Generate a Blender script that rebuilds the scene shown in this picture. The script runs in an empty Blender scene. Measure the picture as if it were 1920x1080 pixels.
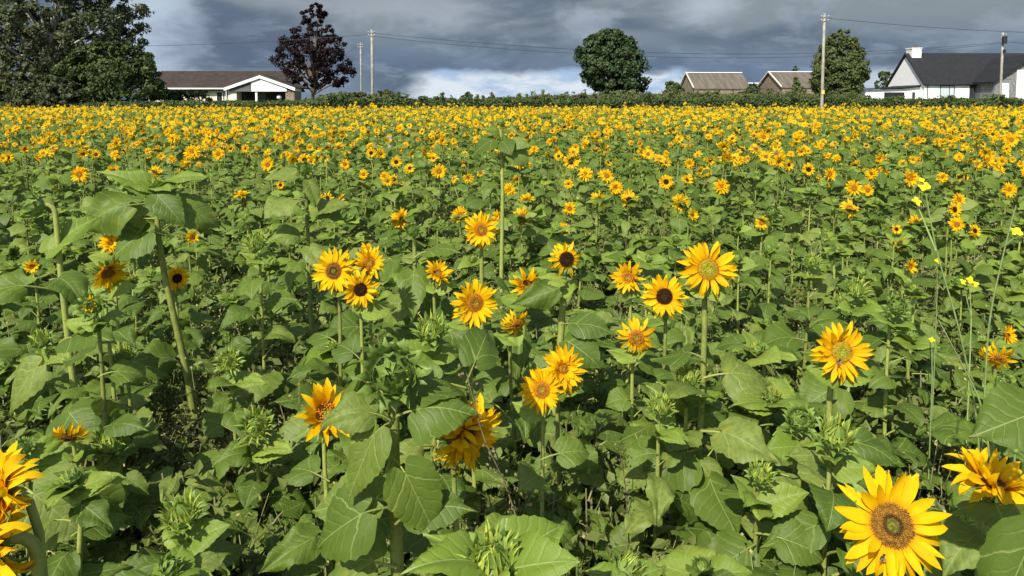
import bpy, math, random
import numpy as np
from mathutils import Vector, Matrix

R = math.radians
random.seed(11)
rng = np.random.default_rng(11)
scene = bpy.context.scene
C = scene.collection

# ------------------------------------------------------------------ camera
F_PX, PITCH, EYE, PPY = 1387.0, R(4.0), 1.6, 289.0
cd = bpy.data.cameras.new('camera'); cam = bpy.data.objects.new('camera', cd); C.objects.link(cam)
cam.location = (0, 0, EYE); cam.rotation_euler = (R(90) - PITCH, 0, 0)
cd.sensor_width = 36; cd.lens = 36 * F_PX / 1920; cd.shift_y = -(540 - PPY) / 1920
cd.clip_start = 0.05; cd.clip_end = 6000
scene.camera = cam

# ------------------------------------------------------------------ sun, sky, exposure
SUN_EL, SUN_AZ = R(43), R(-26)            # azimuth measured to the right of straight behind the camera
sd = bpy.data.lights.new('sun', 'SUN'); sd.energy = 4.6; sd.angle = R(0.5); sd.color = (1.0, 0.93, 0.82)
sun = bpy.data.objects.new('sun', sd); C.objects.link(sun)
S = Vector((math.sin(SUN_AZ) * math.cos(SUN_EL), -math.cos(SUN_AZ) * math.cos(SUN_EL), math.sin(SUN_EL)))
sun.rotation_euler = S.to_track_quat('Z', 'Y').to_euler()
scene.view_settings.view_transform = 'Standard'; scene.view_settings.look = 'None'
scene.view_settings.exposure = 0.62; scene.view_settings.gamma = 1.0

class NT:
    """small helper for node trees"""
    def __init__(s, nt): s.nt = nt; nt.nodes.clear()
    def n(s, t, **kw):
        x = s.nt.nodes.new(t)
        for k, v in kw.items(): setattr(x, k, v)
        return x
    def put(s, sock, v):
        if hasattr(v, 'is_output'): s.nt.links.new(v, sock)
        elif isinstance(v, (tuple, list)) and len(v) == 3 and sock.type == 'RGBA': sock.default_value = (*v, 1)
        else: sock.default_value = v
    def m(s, op, a, b=0.0, c=0.0, clamp=False):
        x = s.n('ShaderNodeMath', operation=op, use_clamp=clamp)
        for i, v in enumerate((a, b, c)): s.put(x.inputs[i], v)
        return x.outputs[0]
    def mix(s, f, a, b, mode='MIX'):
        x = s.n('ShaderNodeMix', data_type='RGBA', blend_type=mode)
        s.put(x.inputs[0], f); s.put(x.inputs[6], a); s.put(x.inputs[7], b)
        return x.outputs[2]
    def ss(s, v, lo, hi, a=0.0, b=1.0):
        x = s.n('ShaderNodeMapRange', interpolation_type='SMOOTHSTEP')
        for i, q in enumerate((v, lo, hi, a, b)): s.put(x.inputs[i], q)
        return x.outputs[0]
    def noise(s, vec, scale, detail=3.0, rough=0.5, dist=0.0):
        x = s.n('ShaderNodeTexNoise'); s.put(x.inputs['Vector'], vec)
        x.inputs['Scale'].default_value = scale; x.inputs['Detail'].default_value = detail
        x.inputs['Roughness'].default_value = rough; x.inputs['Distortion'].default_value = dist
        return x.outputs[0]
    def comb(s, x, y, z):
        c = s.n('ShaderNodeCombineXYZ')
        for i, v in enumerate((x, y, z)): s.put(c.inputs[i], v)
        return c.outputs[0]
    def sep(s, v):
        c = s.n('ShaderNodeSeparateXYZ'); s.put(c.inputs[0], v); return c.outputs

wd = bpy.data.worlds.new('World'); scene.world = wd; wd.use_nodes = True
t = NT(wd.node_tree)
sky = t.n('ShaderNodeTexSky', sky_type='NISHITA', sun_disc=False)
sky.sun_elevation = SUN_EL; sky.sun_rotation = math.atan2(S.x, S.y)
d = t.n('ShaderNodeTexCoord').outputs['Generated']
dx, dy, dz = t.sep(d)
az = t.m('ARCTAN2', dx, dy); el = t.m('ARCSINE', dz)
# clouds laid out by direction: long flat decks seen low over the horizon
p1 = t.comb(t.m('MULTIPLY', az, 1.0), t.m('MULTIPLY', el, 2.8), 0.0)
p2 = t.comb(t.m('MULTIPLY', az, 1.0), t.m('MULTIPLY', el, 1.7), 3.7)
n1 = t.noise(p1, 3.2, 5.0, 0.5, 0.6); n2 = t.noise(p2, 7.0, 5.0, 0.55, 0.4)
n3 = t.noise(p1, 13.0, 5.0, 0.6, 0.3)
deck = t.mix(t.ss(el, 0.035, 0.12), (0.080, 0.122, 0.188), (0.165, 0.200, 0.222))
deck = t.mix(t.ss(n1, 0.44, 0.56, 0.0, 0.85), deck, (0.078, 0.108, 0.150))
deck = t.mix(t.m('MULTIPLY', t.ss(n2, 0.50, 0.66), t.ss(el, 0.05, 0.13, 0.12, 0.62)), deck, (0.30, 0.35, 0.41))
deck = t.mix(t.ss(n3, 0.50, 0.66, 0.0, 0.38), deck, (0.22, 0.265, 0.33))
def blob(a0, e0, ra, re, lo=1.1, hi=0.2):
    a = t.m('DIVIDE', t.m('SUBTRACT', az, a0), ra); e = t.m('DIVIDE', t.m('SUBTRACT', el, e0), re)
    r2 = t.m('ADD', t.m('MULTIPLY', a, a), t.m('MULTIPLY', e, e))
    r2 = t.m('ADD', t.m('SQRT', r2), t.m('MULTIPLY', t.m('SUBTRACT', n3, 0.5), 1.6))
    return t.ss(r2, hi, lo, 1.0, 0.0)
# brighter masses: left shoulder, top centre, top right; dark rain shaft; gap band of lit far cloud at the horizon
deck = t.mix(t.m('MULTIPLY', blob(-0.455, 0.085, 0.085, 0.08, 1.0, 0.5), 0.9), deck, (0.33, 0.40, 0.48))
deck = t.mix(t.m('MULTIPLY', blob(-0.17, 0.128, 0.20, 0.022), 0.8), deck, (0.24, 0.275, 0.31))
deck = t.mix(t.m('MULTIPLY', blob(0.255, 0.125, 0.06, 0.03), 0.75), deck, (0.33, 0.375, 0.42))
deck = t.mix(t.m('MULTIPLY', blob(-0.36, 0.075, 0.11, 0.07), 0.6), deck, (0.070, 0.095, 0.150))
bandh = t.m('ADD', el, t.m('MULTIPLY', t.m('SUBTRACT', n3, 0.5), 0.035))
band = t.ss(bandh, 0.046, 0.034)
bz = t.m('ADD', az, t.m('MULTIPLY', t.m('SUBTRACT', n2, 0.5), 0.12))
win = t.m('MAXIMUM', t.m('MULTIPLY', t.ss(bz, -0.155, -0.115), t.ss(bz, 0.27, 0.22)),
          t.ss(t.m('ABSOLUTE', t.m('ADD', bz, 0.30)), 0.14, 0.07, 0.0, 0.22))
win = t.m('MAXIMUM', win, t.ss(t.m('ABSOLUTE', t.m('SUBTRACT', bz, 0.46)), 0.09, 0.03, 0.0, 0.7))
lit = t.mix(t.ss(n3, 0.36, 0.58), (0.26, 0.36, 0.50), (0.48, 0.53, 0.58))
deck = t.mix(t.m('MULTIPLY', band, win), deck, lit)
b1 = t.n('ShaderNodeBackground'); t.put(b1.inputs[0], deck); b1.inputs[1].default_value = 1.0
b2 = t.n('ShaderNodeBackground'); t.put(b2.inputs[0], sky.outputs[0]); b2.inputs[1].default_value = 0.15
cover = t.m('MAXIMUM', t.ss(dy, -0.25, 0.25), t.ss(n1, 0.45, 0.6))
mx = t.n('ShaderNodeMixShader'); t.put(mx.inputs[0], cover)
t.put(mx.inputs[1], b2.outputs[0]); t.put(mx.inputs[2], b1.outputs[0])
t.put(t.n('ShaderNodeOutputWorld').inputs[0], mx.outputs[0])

# ------------------------------------------------------------------ placement helpers
def gz(y):
    """field surface: flat near the viewer, then a very gentle rise to the hedge"""
    return 0.0055 * min(max(y - 4.0, 0.0), 50.0)
def gza(y): return 0.0055 * np.clip(y - 4.0, 0, 50)
cp, sp = math.cos(PITCH), math.sin(PITCH)
def at(px, py, Y):
    a = (px - 960) / F_PX; b = (PPY - py) / F_PX
    dyv = cp + b * sp; k = Y / dyv
    return Vector((a * k, Y, EYE + (-sp + b * cp) * k))
def proj(x, y, z):
    f = y * cp - (z - EYE) * sp; u = y * sp + (z - EYE) * cp
    return 960 + F_PX * x / f, PPY - F_PX * u / f

def tag(o, label=None, cat=None, group=None, kind=None):
    if label: o['label'] = label
    if cat: o['category'] = cat
    if group: o['group'] = group
    if kind: o['kind'] = kind
    return o
def empty(name, loc, label, cat, group=None):
    o = bpy.data.objects.new(name, None); o.empty_display_size = 0.05; o.location = loc; C.objects.link(o)
    return tag(o, label, cat, group)
def link(name, me, parent=None, mat=None):
    o = bpy.data.objects.new(name, me); C.objects.link(o)
    if parent: o.parent = parent
    if mat is not None: o.matrix_local = mat
    return o

# ------------------------------------------------------------------ mesh arrays (all quads): V, Q, A = attribute (u, v, random), M = material slot
class Arr:
    def __init__(s, V, Q, A=None, M=None):
        s.V = np.asarray(V, float).reshape(-1, 3); s.Q = np.asarray(Q, np.int64).reshape(-1, 4)
        s.A = np.zeros((len(s.V), 3)) if A is None else np.asarray(A, float)
        s.M = np.zeros(len(s.Q), int) if M is None else (np.full(len(s.Q), M, int) if np.isscalar(M) else np.asarray(M))
def cat(L):
    o = np.cumsum([0] + [len(a.V) for a in L])
    return Arr(np.concatenate([a.V for a in L]), np.concatenate([a.Q + k for a, k in zip(L, o)]),
               np.concatenate([a.A for a in L]), np.concatenate([a.M for a in L]))
def xf(a, m):
    m = np.array(m); return Arr(a.V @ m[:3, :3].T + m[:3, 3], a.Q, a.A, a.M)
def bake(a, mats, rnd, moff=0):
    mats = np.asarray(mats); N = len(mats); n = len(a.V)
    V = np.einsum('kij,nj->kni', mats[:, :3, :3], a.V) + mats[:, None, :3, 3]
    Q = a.Q[None] + (np.arange(N) * n)[:, None, None]
    A = np.repeat(a.A[None], N, 0).copy(); A[:, :, 2] = np.asarray(rnd)[:, None]
    return Arr(V.reshape(-1, 3), Q.reshape(-1, 4), A.reshape(-1, 3), np.tile(a.M + moff, N))
def mesh(name, a, mats, smooth=True):
    me = bpy.data.meshes.new(name); nv, nq = len(a.V), len(a.Q)
    me.vertices.add(nv); me.vertices.foreach_set('co', a.V.astype(np.float32).ravel())
    me.loops.add(nq * 4); me.loops.foreach_set('vertex_index', a.Q.astype(np.int32).ravel())
    me.polygons.add(nq); me.polygons.foreach_set('loop_start', np.arange(nq, dtype=np.int32) * 4)
    me.polygons.foreach_set('material_index', a.M.astype(np.int32))
    me.polygons.foreach_set('use_smooth', np.full(nq, smooth))
    me.update(calc_edges=True)
    at_ = me.attributes.new('luv', 'FLOAT_VECTOR', 'POINT'); at_.data.foreach_set('vector', a.A.astype(np.float32).ravel())
    for m in mats: me.materials.append(m)
    return me
def gridq(nu, nw, o=0):
    i, j = np.meshgrid(np.arange(nu), np.arange(nw), indexing='ij'); b = (i * (nw + 1) + j).ravel() + o
    return np.stack([b, b + 1, b + nw + 2, b + nw + 1], 1)
def tube(P, rad, sides=6, M=0, u0=0.0, cap=True):
    P = np.asarray(P, float); n = len(P); rad = np.broadcast_to(rad, (n,)).astype(float)
    T = np.gradient(P, axis=0); T /= np.linalg.norm(T, axis=1)[:, None] + 1e-9
    ref = np.array([0, 0, 1.0]) if abs(T[0][2]) < 0.9 else np.array([1.0, 0, 0])
    V = []
    X = np.cross(T[0], ref); X /= np.linalg.norm(X)
    for k in range(n):
        X = X - T[k] * X.dot(T[k]); X /= np.linalg.norm(X) + 1e-9; Y = np.cross(T[k], X)
        a = np.arange(sides) / sides * 2 * math.pi
        V.append(P[k] + rad[k] * (np.cos(a)[:, None] * X + np.sin(a)[:, None] * Y))
    V = np.concatenate(V); Q = []
    for k in range(n - 1):
        for j in range(sides):
            j2 = (j + 1) % sides; Q.append((k * sides + j, k * sides + j2, (k + 1) * sides + j2, (k + 1) * sides + j))
    if cap and sides == 4: Q += [((n - 1) * sides, (n - 1) * sides + 1, (n - 1) * sides + 2, (n - 1) * sides + 3)]
    if cap and sides == 6:
        b = (n - 1) * 6; Q += [(b, b + 1, b + 2, b + 3), (b, b + 3, b + 4, b + 5)]
    if cap and sides == 8:
        b = (n - 1) * 8; Q += [(b, b + 1, b + 2, b + 3), (b, b + 3, b + 4, b + 7), (b + 4, b + 5, b + 6, b + 7)]
    A = np.zeros((len(V), 3)); A[:, 0] = np.repeat(np.linspace(0, 1, n), sides)
    return Arr(V, Q, A, M)
def bez(p0, p1, p2, p3, n):
    t_ = np.linspace(0, 1, n)[:, None]; p0, p1, p2, p3 = map(lambda v: np.array(v, float), (p0, p1, p2, p3))
    return (1 - t_) ** 3 * p0 + 3 * (1 - t_) ** 2 * t_ * p1 + 3 * (1 - t_) * t_ ** 2 * p2 + t_ ** 3 * p3

# ------------------------------------------------------------------ materials
def newmat(name):
    m = bpy.data.materials.new(name); m.use_nodes = True; return m, NT(m.node_tree)
def finish(t, col, rough=0.6, bump=None, bs=0.3, bd=0.01, trans=0.0, tcol=None, spec=0.35, sheen=0.0, metal=0.0):
    p = t.n('ShaderNodeBsdfPrincipled'); t.put(p.inputs['Base Color'], col); t.put(p.inputs['Roughness'], rough)
    p.inputs['Specular IOR Level'].default_value = spec; p.inputs['Metallic'].default_value = metal
    if bump is not None:
        b = t.n('ShaderNodeBump'); t.put(b.inputs['Height'], bump); b.inputs['Strength'].default_value = bs
        b.inputs['Distance'].default_value = bd; t.put(p.inputs['Normal'], b.outputs[0])
    out = p.outputs[0]
    if trans > 0:
        tr = t.n('ShaderNodeBsdfTranslucent'); t.put(tr.inputs[0], tcol if tcol is not None else col)
        mx = t.n('ShaderNodeMixShader'); mx.inputs[0].default_value = trans
        t.put(mx.inputs[1], out); t.put(mx.inputs[2], tr.outputs[0]); out = mx.outputs[0]
    t.put(t.n('ShaderNodeOutputMaterial').inputs[0], out)
def luv(t):
    return t.sep(t.n('ShaderNodeAttribute', attribute_name='luv').outputs['Vector'])
def rnd_(t, z):
    oi = t.n('ShaderNodeObjectInfo').outputs['Random']
    return t.m('FRACT', t.m('ADD', t.m('ADD', z, oi), 0.0))
def objco(t): return t.n('ShaderNodeTexCoord').outputs['Object']

def leaf_mat(name, c0, c1, c2, vein, trans=0.30, gloss=0.5):
    m, t = newmat(name); u, v, z = luv(t); r = rnd_(t, z); co = objco(t)
    av = t.m('ABSOLUTE', v)
    mid = t.ss(av, 0.011, 0.003)
    # side veins leave the midrib at an angle; the lowest pair runs strongest
    q = t.m('SUBTRACT', u, t.m('MULTIPLY', av, 0.9)); q = t.m('ADD', q, t.m('MULTIPLY', t.m('MULTIPLY', av, av), 0.5))
    q = t.m('ADD', q, t.m('MULTIPLY', t.m('SUBTRACT', t.noise(co, 5.0, 2.0), 0.5), 0.16))
    fr = t.m('ABSOLUTE', t.m('SUBTRACT', t.m('FRACT', t.m('DIVIDE', t.m('ADD', q, 0.42), 0.17)), 0.5))
    lat = t.m('MULTIPLY', t.ss(fr, 0.055, 0.012), t.ss(av, 0.45, 0.05, 0.05, 0.42))
    base = t.m('ABSOLUTE', t.m('SUBTRACT', q, 0.02)); lat = t.m('MAXIMUM', lat, t.m('MULTIPLY', t.ss(base, 0.012, 0.003), 0.8))
    vn = t.m('MAXIMUM', mid, lat)
    n = t.noise(co, 9.0, 3.0); n2 = t.noise(co, 60.0, 2.0)
    col = t.mix(t.ss(r, 0.0, 0.75), c0, c1); col = t.mix(t.ss(r, 0.68, 1.0), col, c2)
    col = t.mix(t.ss(n, 0.35, 0.7, 0.0, 0.45), col, c0)
    col = t.mix(t.ss(n2, 0.60, 0.85, 0.0, 0.25), col, c2)
    yl = t.noise(co, 4.0, 2.0); col = t.mix(t.m('MULTIPLY', t.ss(yl, 0.60, 0.72), t.ss(r, 0.55, 0.9, 0.0, 0.6)), col, (0.27, 0.26, 0.03))
    # now and then a brown worn spot
    sp_ = t.noise(co, 23.0, 1.0); col = t.mix(t.ss(sp_, 0.76, 0.80, 0.0, 0.55), col, (0.16, 0.12, 0.04))
    col = t.mix(t.m('MULTIPLY', vn, 0.75), col, vein)
    bf = t.n('ShaderNodeNewGeometry').outputs['Backfacing']
    col = t.mix(t.m('MULTIPLY', bf, 0.55), col, (0.16, 0.21, 0.08))
    quilt = t.m('ADD', t.m('MULTIPLY', t.ss(fr, 0.0, 0.22), 0.8), t.m('MULTIPLY', n2, 0.6))
    finish(t, col, gloss, t.m('SUBTRACT', quilt, t.m('MULTIPLY', mid, 0.8)), 0.26, 0.005, trans, t.mix(0.5, col, (0.25, 0.36, 0.015)), 0.28)
    return m
M_leaf = leaf_mat('sunflower_leaf', (0.074, 0.124, 0.017), (0.120, 0.182, 0.025), (0.205, 0.262, 0.058), (0.29, 0.35, 0.11))
M_young = leaf_mat('young_leaf', (0.145, 0.220, 0.026), (0.195, 0.275, 0.038), (0.24, 0.32, 0.05), (0.30, 0.38, 0.14), 0.28)

def petal_mat(far=False):
    m, t = newmat('petal_far' if far else 'petal'); u, v, z = luv(t); r = t.m('MULTIPLY', z, .8) if far else rnd_(t, z)
    w = t.comb(t.m('MULTIPLY', v, 26.0), t.m('MULTIPLY', u, 1.5), t.m('MULTIPLY', z, 40.0))
    st = t.noise(w, 1.0, 2.0)
    tip = t.mix(t.ss(r, 0.45, 1.4 if far else 1.0), (0.84, 0.575, 0.004), (0.82, 0.47, 0.003))
    col = t.mix(t.ss(u, -0.05, 0.20 if far else 0.34), (0.76, 0.27, 0.004), tip)
    col = t.mix(t.ss(st, 0.50, 0.72, 0.0, 0.35), col, (0.80, 0.36, 0.006))
    bf = t.n('ShaderNodeNewGeometry').outputs['Backfacing']
    col = t.mix(t.m('MULTIPLY', bf, 0.25), col, (0.62, 0.36, 0.01))
    finish(t, col, 0.55, st, 0.35, 0.002, 0.34, t.mix(0.5, col, (0.95, 0.45, 0.0)), 0.10)
    return m
M_petal = petal_mat(); M_petal_far = petal_mat(True)
def disc_mat(name, cen, ring, edge, r1, r2, dark=.6):
    m, t = newmat(name); u, v, z = luv(t); co = objco(t)
    n = t.noise(co, 14.0, 3.0); uu = t.m('ADD', u, t.m('MULTIPLY', t.m('SUBTRACT', n, 0.5), 0.12))
    col = t.mix(t.ss(uu, r1, r1 + 0.10), cen, ring); col = t.mix(t.ss(uu, r2, r2 + 0.12), col, edge)
    vo = t.n('ShaderNodeTexVoronoi'); t.put(vo.inputs['Vector'], co); vo.inputs['Scale'].default_value = 34.0
    col = t.mix(t.ss(v, 0.2, 1.0, 0.0, 0.45), t.mix(t.ss(vo.outputs[0], 0.15, 0.75, 0.0, dark), col, (0.05, 0.022, 0.006)), edge)
    finish(t, col, 0.85, vo.outputs[0], 0.6, 0.01, 0, None, 0.15)
    return m
M_disc_green = disc_mat('disc_green', (0.30, 0.33, 0.03), (0.46, 0.40, 0.03), (0.56, 0.20, 0.01), 0.36, 0.80, .25)
M_disc_orange = disc_mat('disc_orange', (0.30, 0.26, 0.03), (0.42, 0.17, 0.012), (0.62, 0.27, 0.02), 0.26, 0.55, .35)
M_disc_dark = disc_mat('disc_dark', (0.030, 0.014, 0.006), (0.022, 0.012, 0.006), (0.10, 0.042, 0.010), 0.3, 0.8)
M_disc_brown = disc_mat('disc_brown', (0.17, 0.17, 0.025), (0.045, 0.022, 0.008), (0.33, 0.17, 0.025), 0.24, 0.40)
DISC = {'green': M_disc_green, 'orange': M_disc_orange, 'dark': M_disc_dark, 'brown': M_disc_brown}

def plain(name, c0, c1, scale=8.0, rough=0.6, bs=0.3, bd=0.01, trans=0.0, var=True, spec=0.3, detail=4.0):
    m, t = newmat(name); co = objco(t); n = t.noise(co, scale, detail, 0.6)
    col = t.mix(t.ss(n, 0.3, 0.7), c0, c1)
    if var:
        u, v, z = luv(t); r = rnd_(t, z)
        col = t.mix(t.m('MULTIPLY', r, 0.5), col, t.mix(0.5, c0, c1))
        h = t.n('ShaderNodeHueSaturation'); t.put(h.inputs['Color'], col); t.put(h.inputs['Value'], t.m('ADD', t.m('MULTIPLY', r, 0.5), 0.75)); col = h.outputs[0]
    finish(t, col, rough, n, bs, bd, trans, None, spec)
    return m
M_stem = plain('sunflower_stem', (0.16, 0.20, 0.045), (0.27, 0.30, 0.07), 30.0, 0.6, 0.5, 0.004)
M_bract = plain('bract', (0.12, 0.20, 0.035), (0.20, 0.29, 0.06), 20.0, 0.5, 0.3, 0.003, 0.18)
M_budlight = plain('bud_light', (0.34, 0.43, 0.05), (0.48, 0.54, 0.10), 20.0, 0.5, 0.3, 0.003, 0.28)

# ------------------------------------------------------------------ sunflower leaf prototypes
LW_U = [0, .05, .12, .25, .38, .5, .65, .8, .92, 1.0]
LW_W = [.20, .35, .44, .485, .465, .40, .29, .16, .06, .003]
def leaf_arr(nu, nw, r, wide=1.0, pl=0.42, e_start=50, e_mid=5, e0=-15, e1=-60, fold=0.25, sides=5, wave=0.035):
    u = np.linspace(0, 1, nu + 1) ** 0.9; s = np.linspace(-1, 1, nw + 1)
    W = np.interp(u, LW_U, LW_W) * wide
    if nu >= 12: W = W * (1 + 0.045 * np.where(np.arange(nu + 1) % 2, 1, -1) * (u > .15) * (u < .97))
    ang = np.radians(e0 + (e1 - e0) * u ** 1.3); du = np.diff(u, prepend=0)
    yc = np.cumsum(du * np.cos(ang)); zc = np.cumsum(du * np.sin(ang))
    ph = r.uniform(0, 6.28, 4); tw = r.uniform(-.25, .25)
    U, Sx = np.meshgrid(u, s, indexing='ij'); a = ang[:, None]
    back = -0.15 * np.sin(np.pi * .5 * np.minimum(np.abs(Sx) * 1.5, 1)) * (1 - U) ** 3
    x = Sx * W[:, None]; lift = fold * np.abs(x) * (1 - .5 * np.abs(Sx))
    lift = lift + wave * np.sin(U * 8 + ph[0] + Sx * 1.5) * Sx ** 2 + wave * .7 * np.sin(U * 15 + ph[1]) * np.abs(Sx) ** 3 * np.sign(Sx)
    lift = lift - 0.10 * np.abs(Sx) ** 2 * W[:, None] + tw * x * U + wave * .5 * np.sin(U * 5 + Sx * 5 + ph[2])
    y = yc[:, None] + back * np.cos(a) - lift * np.sin(a); z = zc[:, None] + back * np.sin(a) + lift * np.cos(a)
    A = np.stack([(U + back).ravel(), x.ravel(), np.zeros(x.size)], 1)
    # petiole arc
    n = 5 if sides > 3 else 3
    t_ = np.linspace(0, 1, n); ea = np.radians(e_start + (e_mid - e_start) * t_)
    py = np.concatenate([[0], np.cumsum(np.cos(ea[:-1]) * pl / (n - 1))]); pz = np.concatenate([[0], np.cumsum(np.sin(ea[:-1]) * pl / (n - 1))])
    blade = Arr(np.stack([x.ravel(), (y + py[-1]).ravel(), (z + pz[-1]).ravel()], 1), gridq(nu, nw), A, 0)
    if sides == 0: return blade
    pet = tube(np.stack([np.zeros(n), py, pz], 1), np.linspace(.026, .016, n), sides, 1)
    return cat([blade, pet])
LP = []
for k in range(12):
    q = dict(wide=rng.uniform(.86, 1.06), pl=rng.uniform(.3, .65), e_start=rng.uniform(25, 60), e_mid=rng.uniform(-5, 22),
             e0=rng.uniform(-28, 22), e1=rng.uniform(-78, -10), fold=rng.uniform(-.12, .42), wave=rng.uniform(.025, .085))
    LP.append(q)
NLEAF = len(LP)
for k in range(4):   # young upper leaves: narrow, more upright
    LP.append(dict(wide=rng.uniform(.65, .9), pl=.12, e_start=60, e_mid=35, e0=rng.uniform(25, 45), e1=rng.uniform(-25, 5), fold=rng.uniform(.2, .4), wave=.03))
LP.append(dict(wide=1.0, pl=.45, e_start=35, e_mid=-5, e0=-35, e1=-85, fold=.15, wave=.03))   # 16: hanging blade seen flat from the front
LP.append(dict(wide=1.02, pl=.40, e_start=20, e_mid=-25, e0=-60, e1=-84, fold=.10, wave=.025))  # 17: nearly vertical blade
def lod_leaves(nu, nw, sides): 
    r = np.random.default_rng(5); return [leaf_arr(nu, nw, r, sides=sides, **q) for q in LP]
L0 = lod_leaves(18, 8, 5); L1 = lod_leaves(6, 4, 3); L2 = lod_leaves(3, 2, 0)
def leafmats(k): return [M_young, M_stem] if NLEAF <= k < NLEAF + 4 else [M_leaf, M_stem]
LM = [mesh('leaf', a, leafmats(k)) for k, a in enumerate(L0)]
LM1 = [mesh('leaf', a, leafmats(k)) for k, a in enumerate(lod_leaves(9, 4, 4))]

# ------------------------------------------------------------------ flower heads: unit = head diameter 1, facing +Z
def petal_ring(r, n, r0, L, Wd, elev, curl, jit, nl, nw, z0=0.0):
    out = []
    u = np.linspace(0, 1, nl + 1); s = np.linspace(-1, 1, nw + 1)
    for k in range(n):
        a = (k + r.uniform(-.4, .4) * jit) / n * 2 * math.pi
        ln = L * r.uniform(.80, 1.12); w = Wd * r.uniform(.65, 1.15) / 2
        prof = np.sin(np.pi * np.clip(u, 0.02, 1) ** 1.0 * .5 + .35) ** 1.0
        prof = np.interp(u, [0, .15, .4, .7, .88, 1], [.42, .72, 1.0, .86, .48, .03]) * w
        e0 = math.radians(elev + r.uniform(-14, 14) * jit); e1 = e0 + math.radians(curl + r.uniform(-38, 38) * jit)
        ang = e0 + (e1 - e0) * u; du = np.diff(u, prepend=0) * ln
        rr = r0 + np.cumsum(du * np.cos(ang)); zz = z0 + np.cumsum(du * np.sin(ang))
        side = r.uniform(-.10, .10) * jit * ln * u ** 1.6; tw = r.uniform(-.7, .7) * jit * u; cup = r.uniform(.1, .5)
        U, Sx = np.meshgrid(u, s, indexing='ij')
        x = Sx * prof[:, None] * np.cos(tw)[:, None] + side[:, None]
        lift = cup * np.abs(Sx) ** 2 * prof[:, None] * .8 + Sx * prof[:, None] * np.sin(tw)[:, None]
        rad = rr[:, None] - lift * np.sin(ang)[:, None]; z = zz[:, None] + lift * np.cos(ang)[:, None]
        ca, sa = math.cos(a), math.sin(a)
        V = np.stack([(rad * ca - x * sa).ravel(), (rad * sa + x * ca).ravel(), z.ravel()], 1)
        A = np.stack([U.ravel(), Sx.ravel(), np.full(U.size, r.uniform(0, .45))], 1)
        out.append(Arr(V, gridq(nl, nw), A))
    return cat(out)
def dome(rad, h, nr, na, z0=0.0, M=0):
    rr = np.linspace(.02, 1, nr + 1); a = np.arange(na + 1) / na * 2 * math.pi
    RR, AA = np.meshgrid(rr, a, indexing='ij')
    z = z0 + h * (1 - RR ** 2) - h * .45 * np.exp(-(RR / .3) ** 2)
    return Arr(np.stack([(rad * RR * np.cos(AA)).ravel(), (rad * RR * np.sin(AA)).ravel(), z.ravel()], 1), gridq(nr, na),
               np.stack([RR.ravel(), np.zeros(RR.size), np.zeros(RR.size)], 1), M)
def florets(r, rad, h, N, z0):
    out = []
    i = np.arange(N); rr = np.sqrt((i + .5) / N) * .98; th = i * 2.39996
    box = np.array([[-1, -1, 0], [1, -1, 0], [1, 1, 0], [-1, 1, 0], [-.45, -.45, 1], [.45, -.45, 1], [.45, .45, 1], [-.45, .45, 1]], float)
    bq = [(0, 1, 5, 4), (1, 2, 6, 5), (2, 3, 7, 6), (3, 0, 4, 7), (4, 5, 6, 7)]
    for k in range(N):
        q = rr[k]; s = rad * .95 / math.sqrt(N) * .62; hh = s * (1.0 + 2.6 * (q > .32) * r.uniform(.6, 1.3))
        V = box * [s, s, hh]; c, d_ = math.cos(th[k]), math.sin(th[k])
        lean = (q - .4) * .35; V[:, 0] += V[:, 2] * lean
        V = np.stack([V[:, 0] * c - V[:, 1] * d_ + rad * q * c, V[:, 0] * d_ + V[:, 1] * c + rad * q * d_, V[:, 2] + z0 + h * (1 - q * q) - h * .45 * math.exp(-(q / .3) ** 2)], 1)
        A = np.zeros((8, 3)); A[:, 0] = q; A[4:, 1] = 1 * (q > .32)
        out.append(Arr(V, bq, A))
    return cat(out)
def calyx_arr(r, nb, nl, nw, z=-0.03):
    # green cup and pointed bracts behind the rays
    cup = dome(.17, -.10, 3, 12, z0=-.015)
    br = petal_ring(r, nb, .13, .20, .10, -4, -25, .7, nl, nw, z0=z - .02)
    br2 = petal_ring(r, nb, .13, .26, .09, -10, 5, .8, nl, nw, z0=z - .01)
    return cat([cup, br, br2])
def bloom(kind, r, hi=2):
    """returns petals, disc, calyx arrays"""
    nl, nw = ((7, 4), (5, 2), (3, 2))[2 - hi]
    jit = 1.0; lay = [(23, .15, .32, .104, 24, -20, .0), (23, .155, .345, .100, 6, -14, -.012)]; jit = 1.3
    if kind == 'full': lay = [(18, .10, .20, .085, 52, -25, .02), (20, .12, .29, .09, 34, -25, .01), (20, .13, .34, .095, 16, -18, 0), (18, .14, .36, .095, 2, -12, -.012)]
    if kind == 'droop': lay = [(17, .15, .35, .10, 5, -55, 0), (16, .15, .36, .10, -12, -45, -.01)]; jit = 1.4
    if kind == 'cup': lay = [(17, .13, .34, .11, 62, -28, .0), (15, .14, .36, .11, 48, -30, -.01)]; jit = 1.2
    if kind == 'ruffle': lay = [(26, .12, .30, .10, 55, -30, .02), (26, .14, .35, .115, 30, -50, .01), (24, .15, .37, .115, 5, -35, 0)]; jit = 2.0
    P = cat([petal_ring(r, n, a, b, c, e, f, jit, nl, nw, z) for n, a, b, c, e, f, z in lay])
    dr = .10 if kind == 'full' else .185
    D = dome(dr, .045, 5 if hi else 2, 20 if hi else 8)
    if hi == 2: D = cat([D, florets(r, dr, .045, 420, .0)])
    elif hi == 1: D = cat([D, florets(r, dr, .045, 90, .0)])
    return P, D, calyx_arr(r, 13, max(2, nl - 3), 2)
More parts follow.
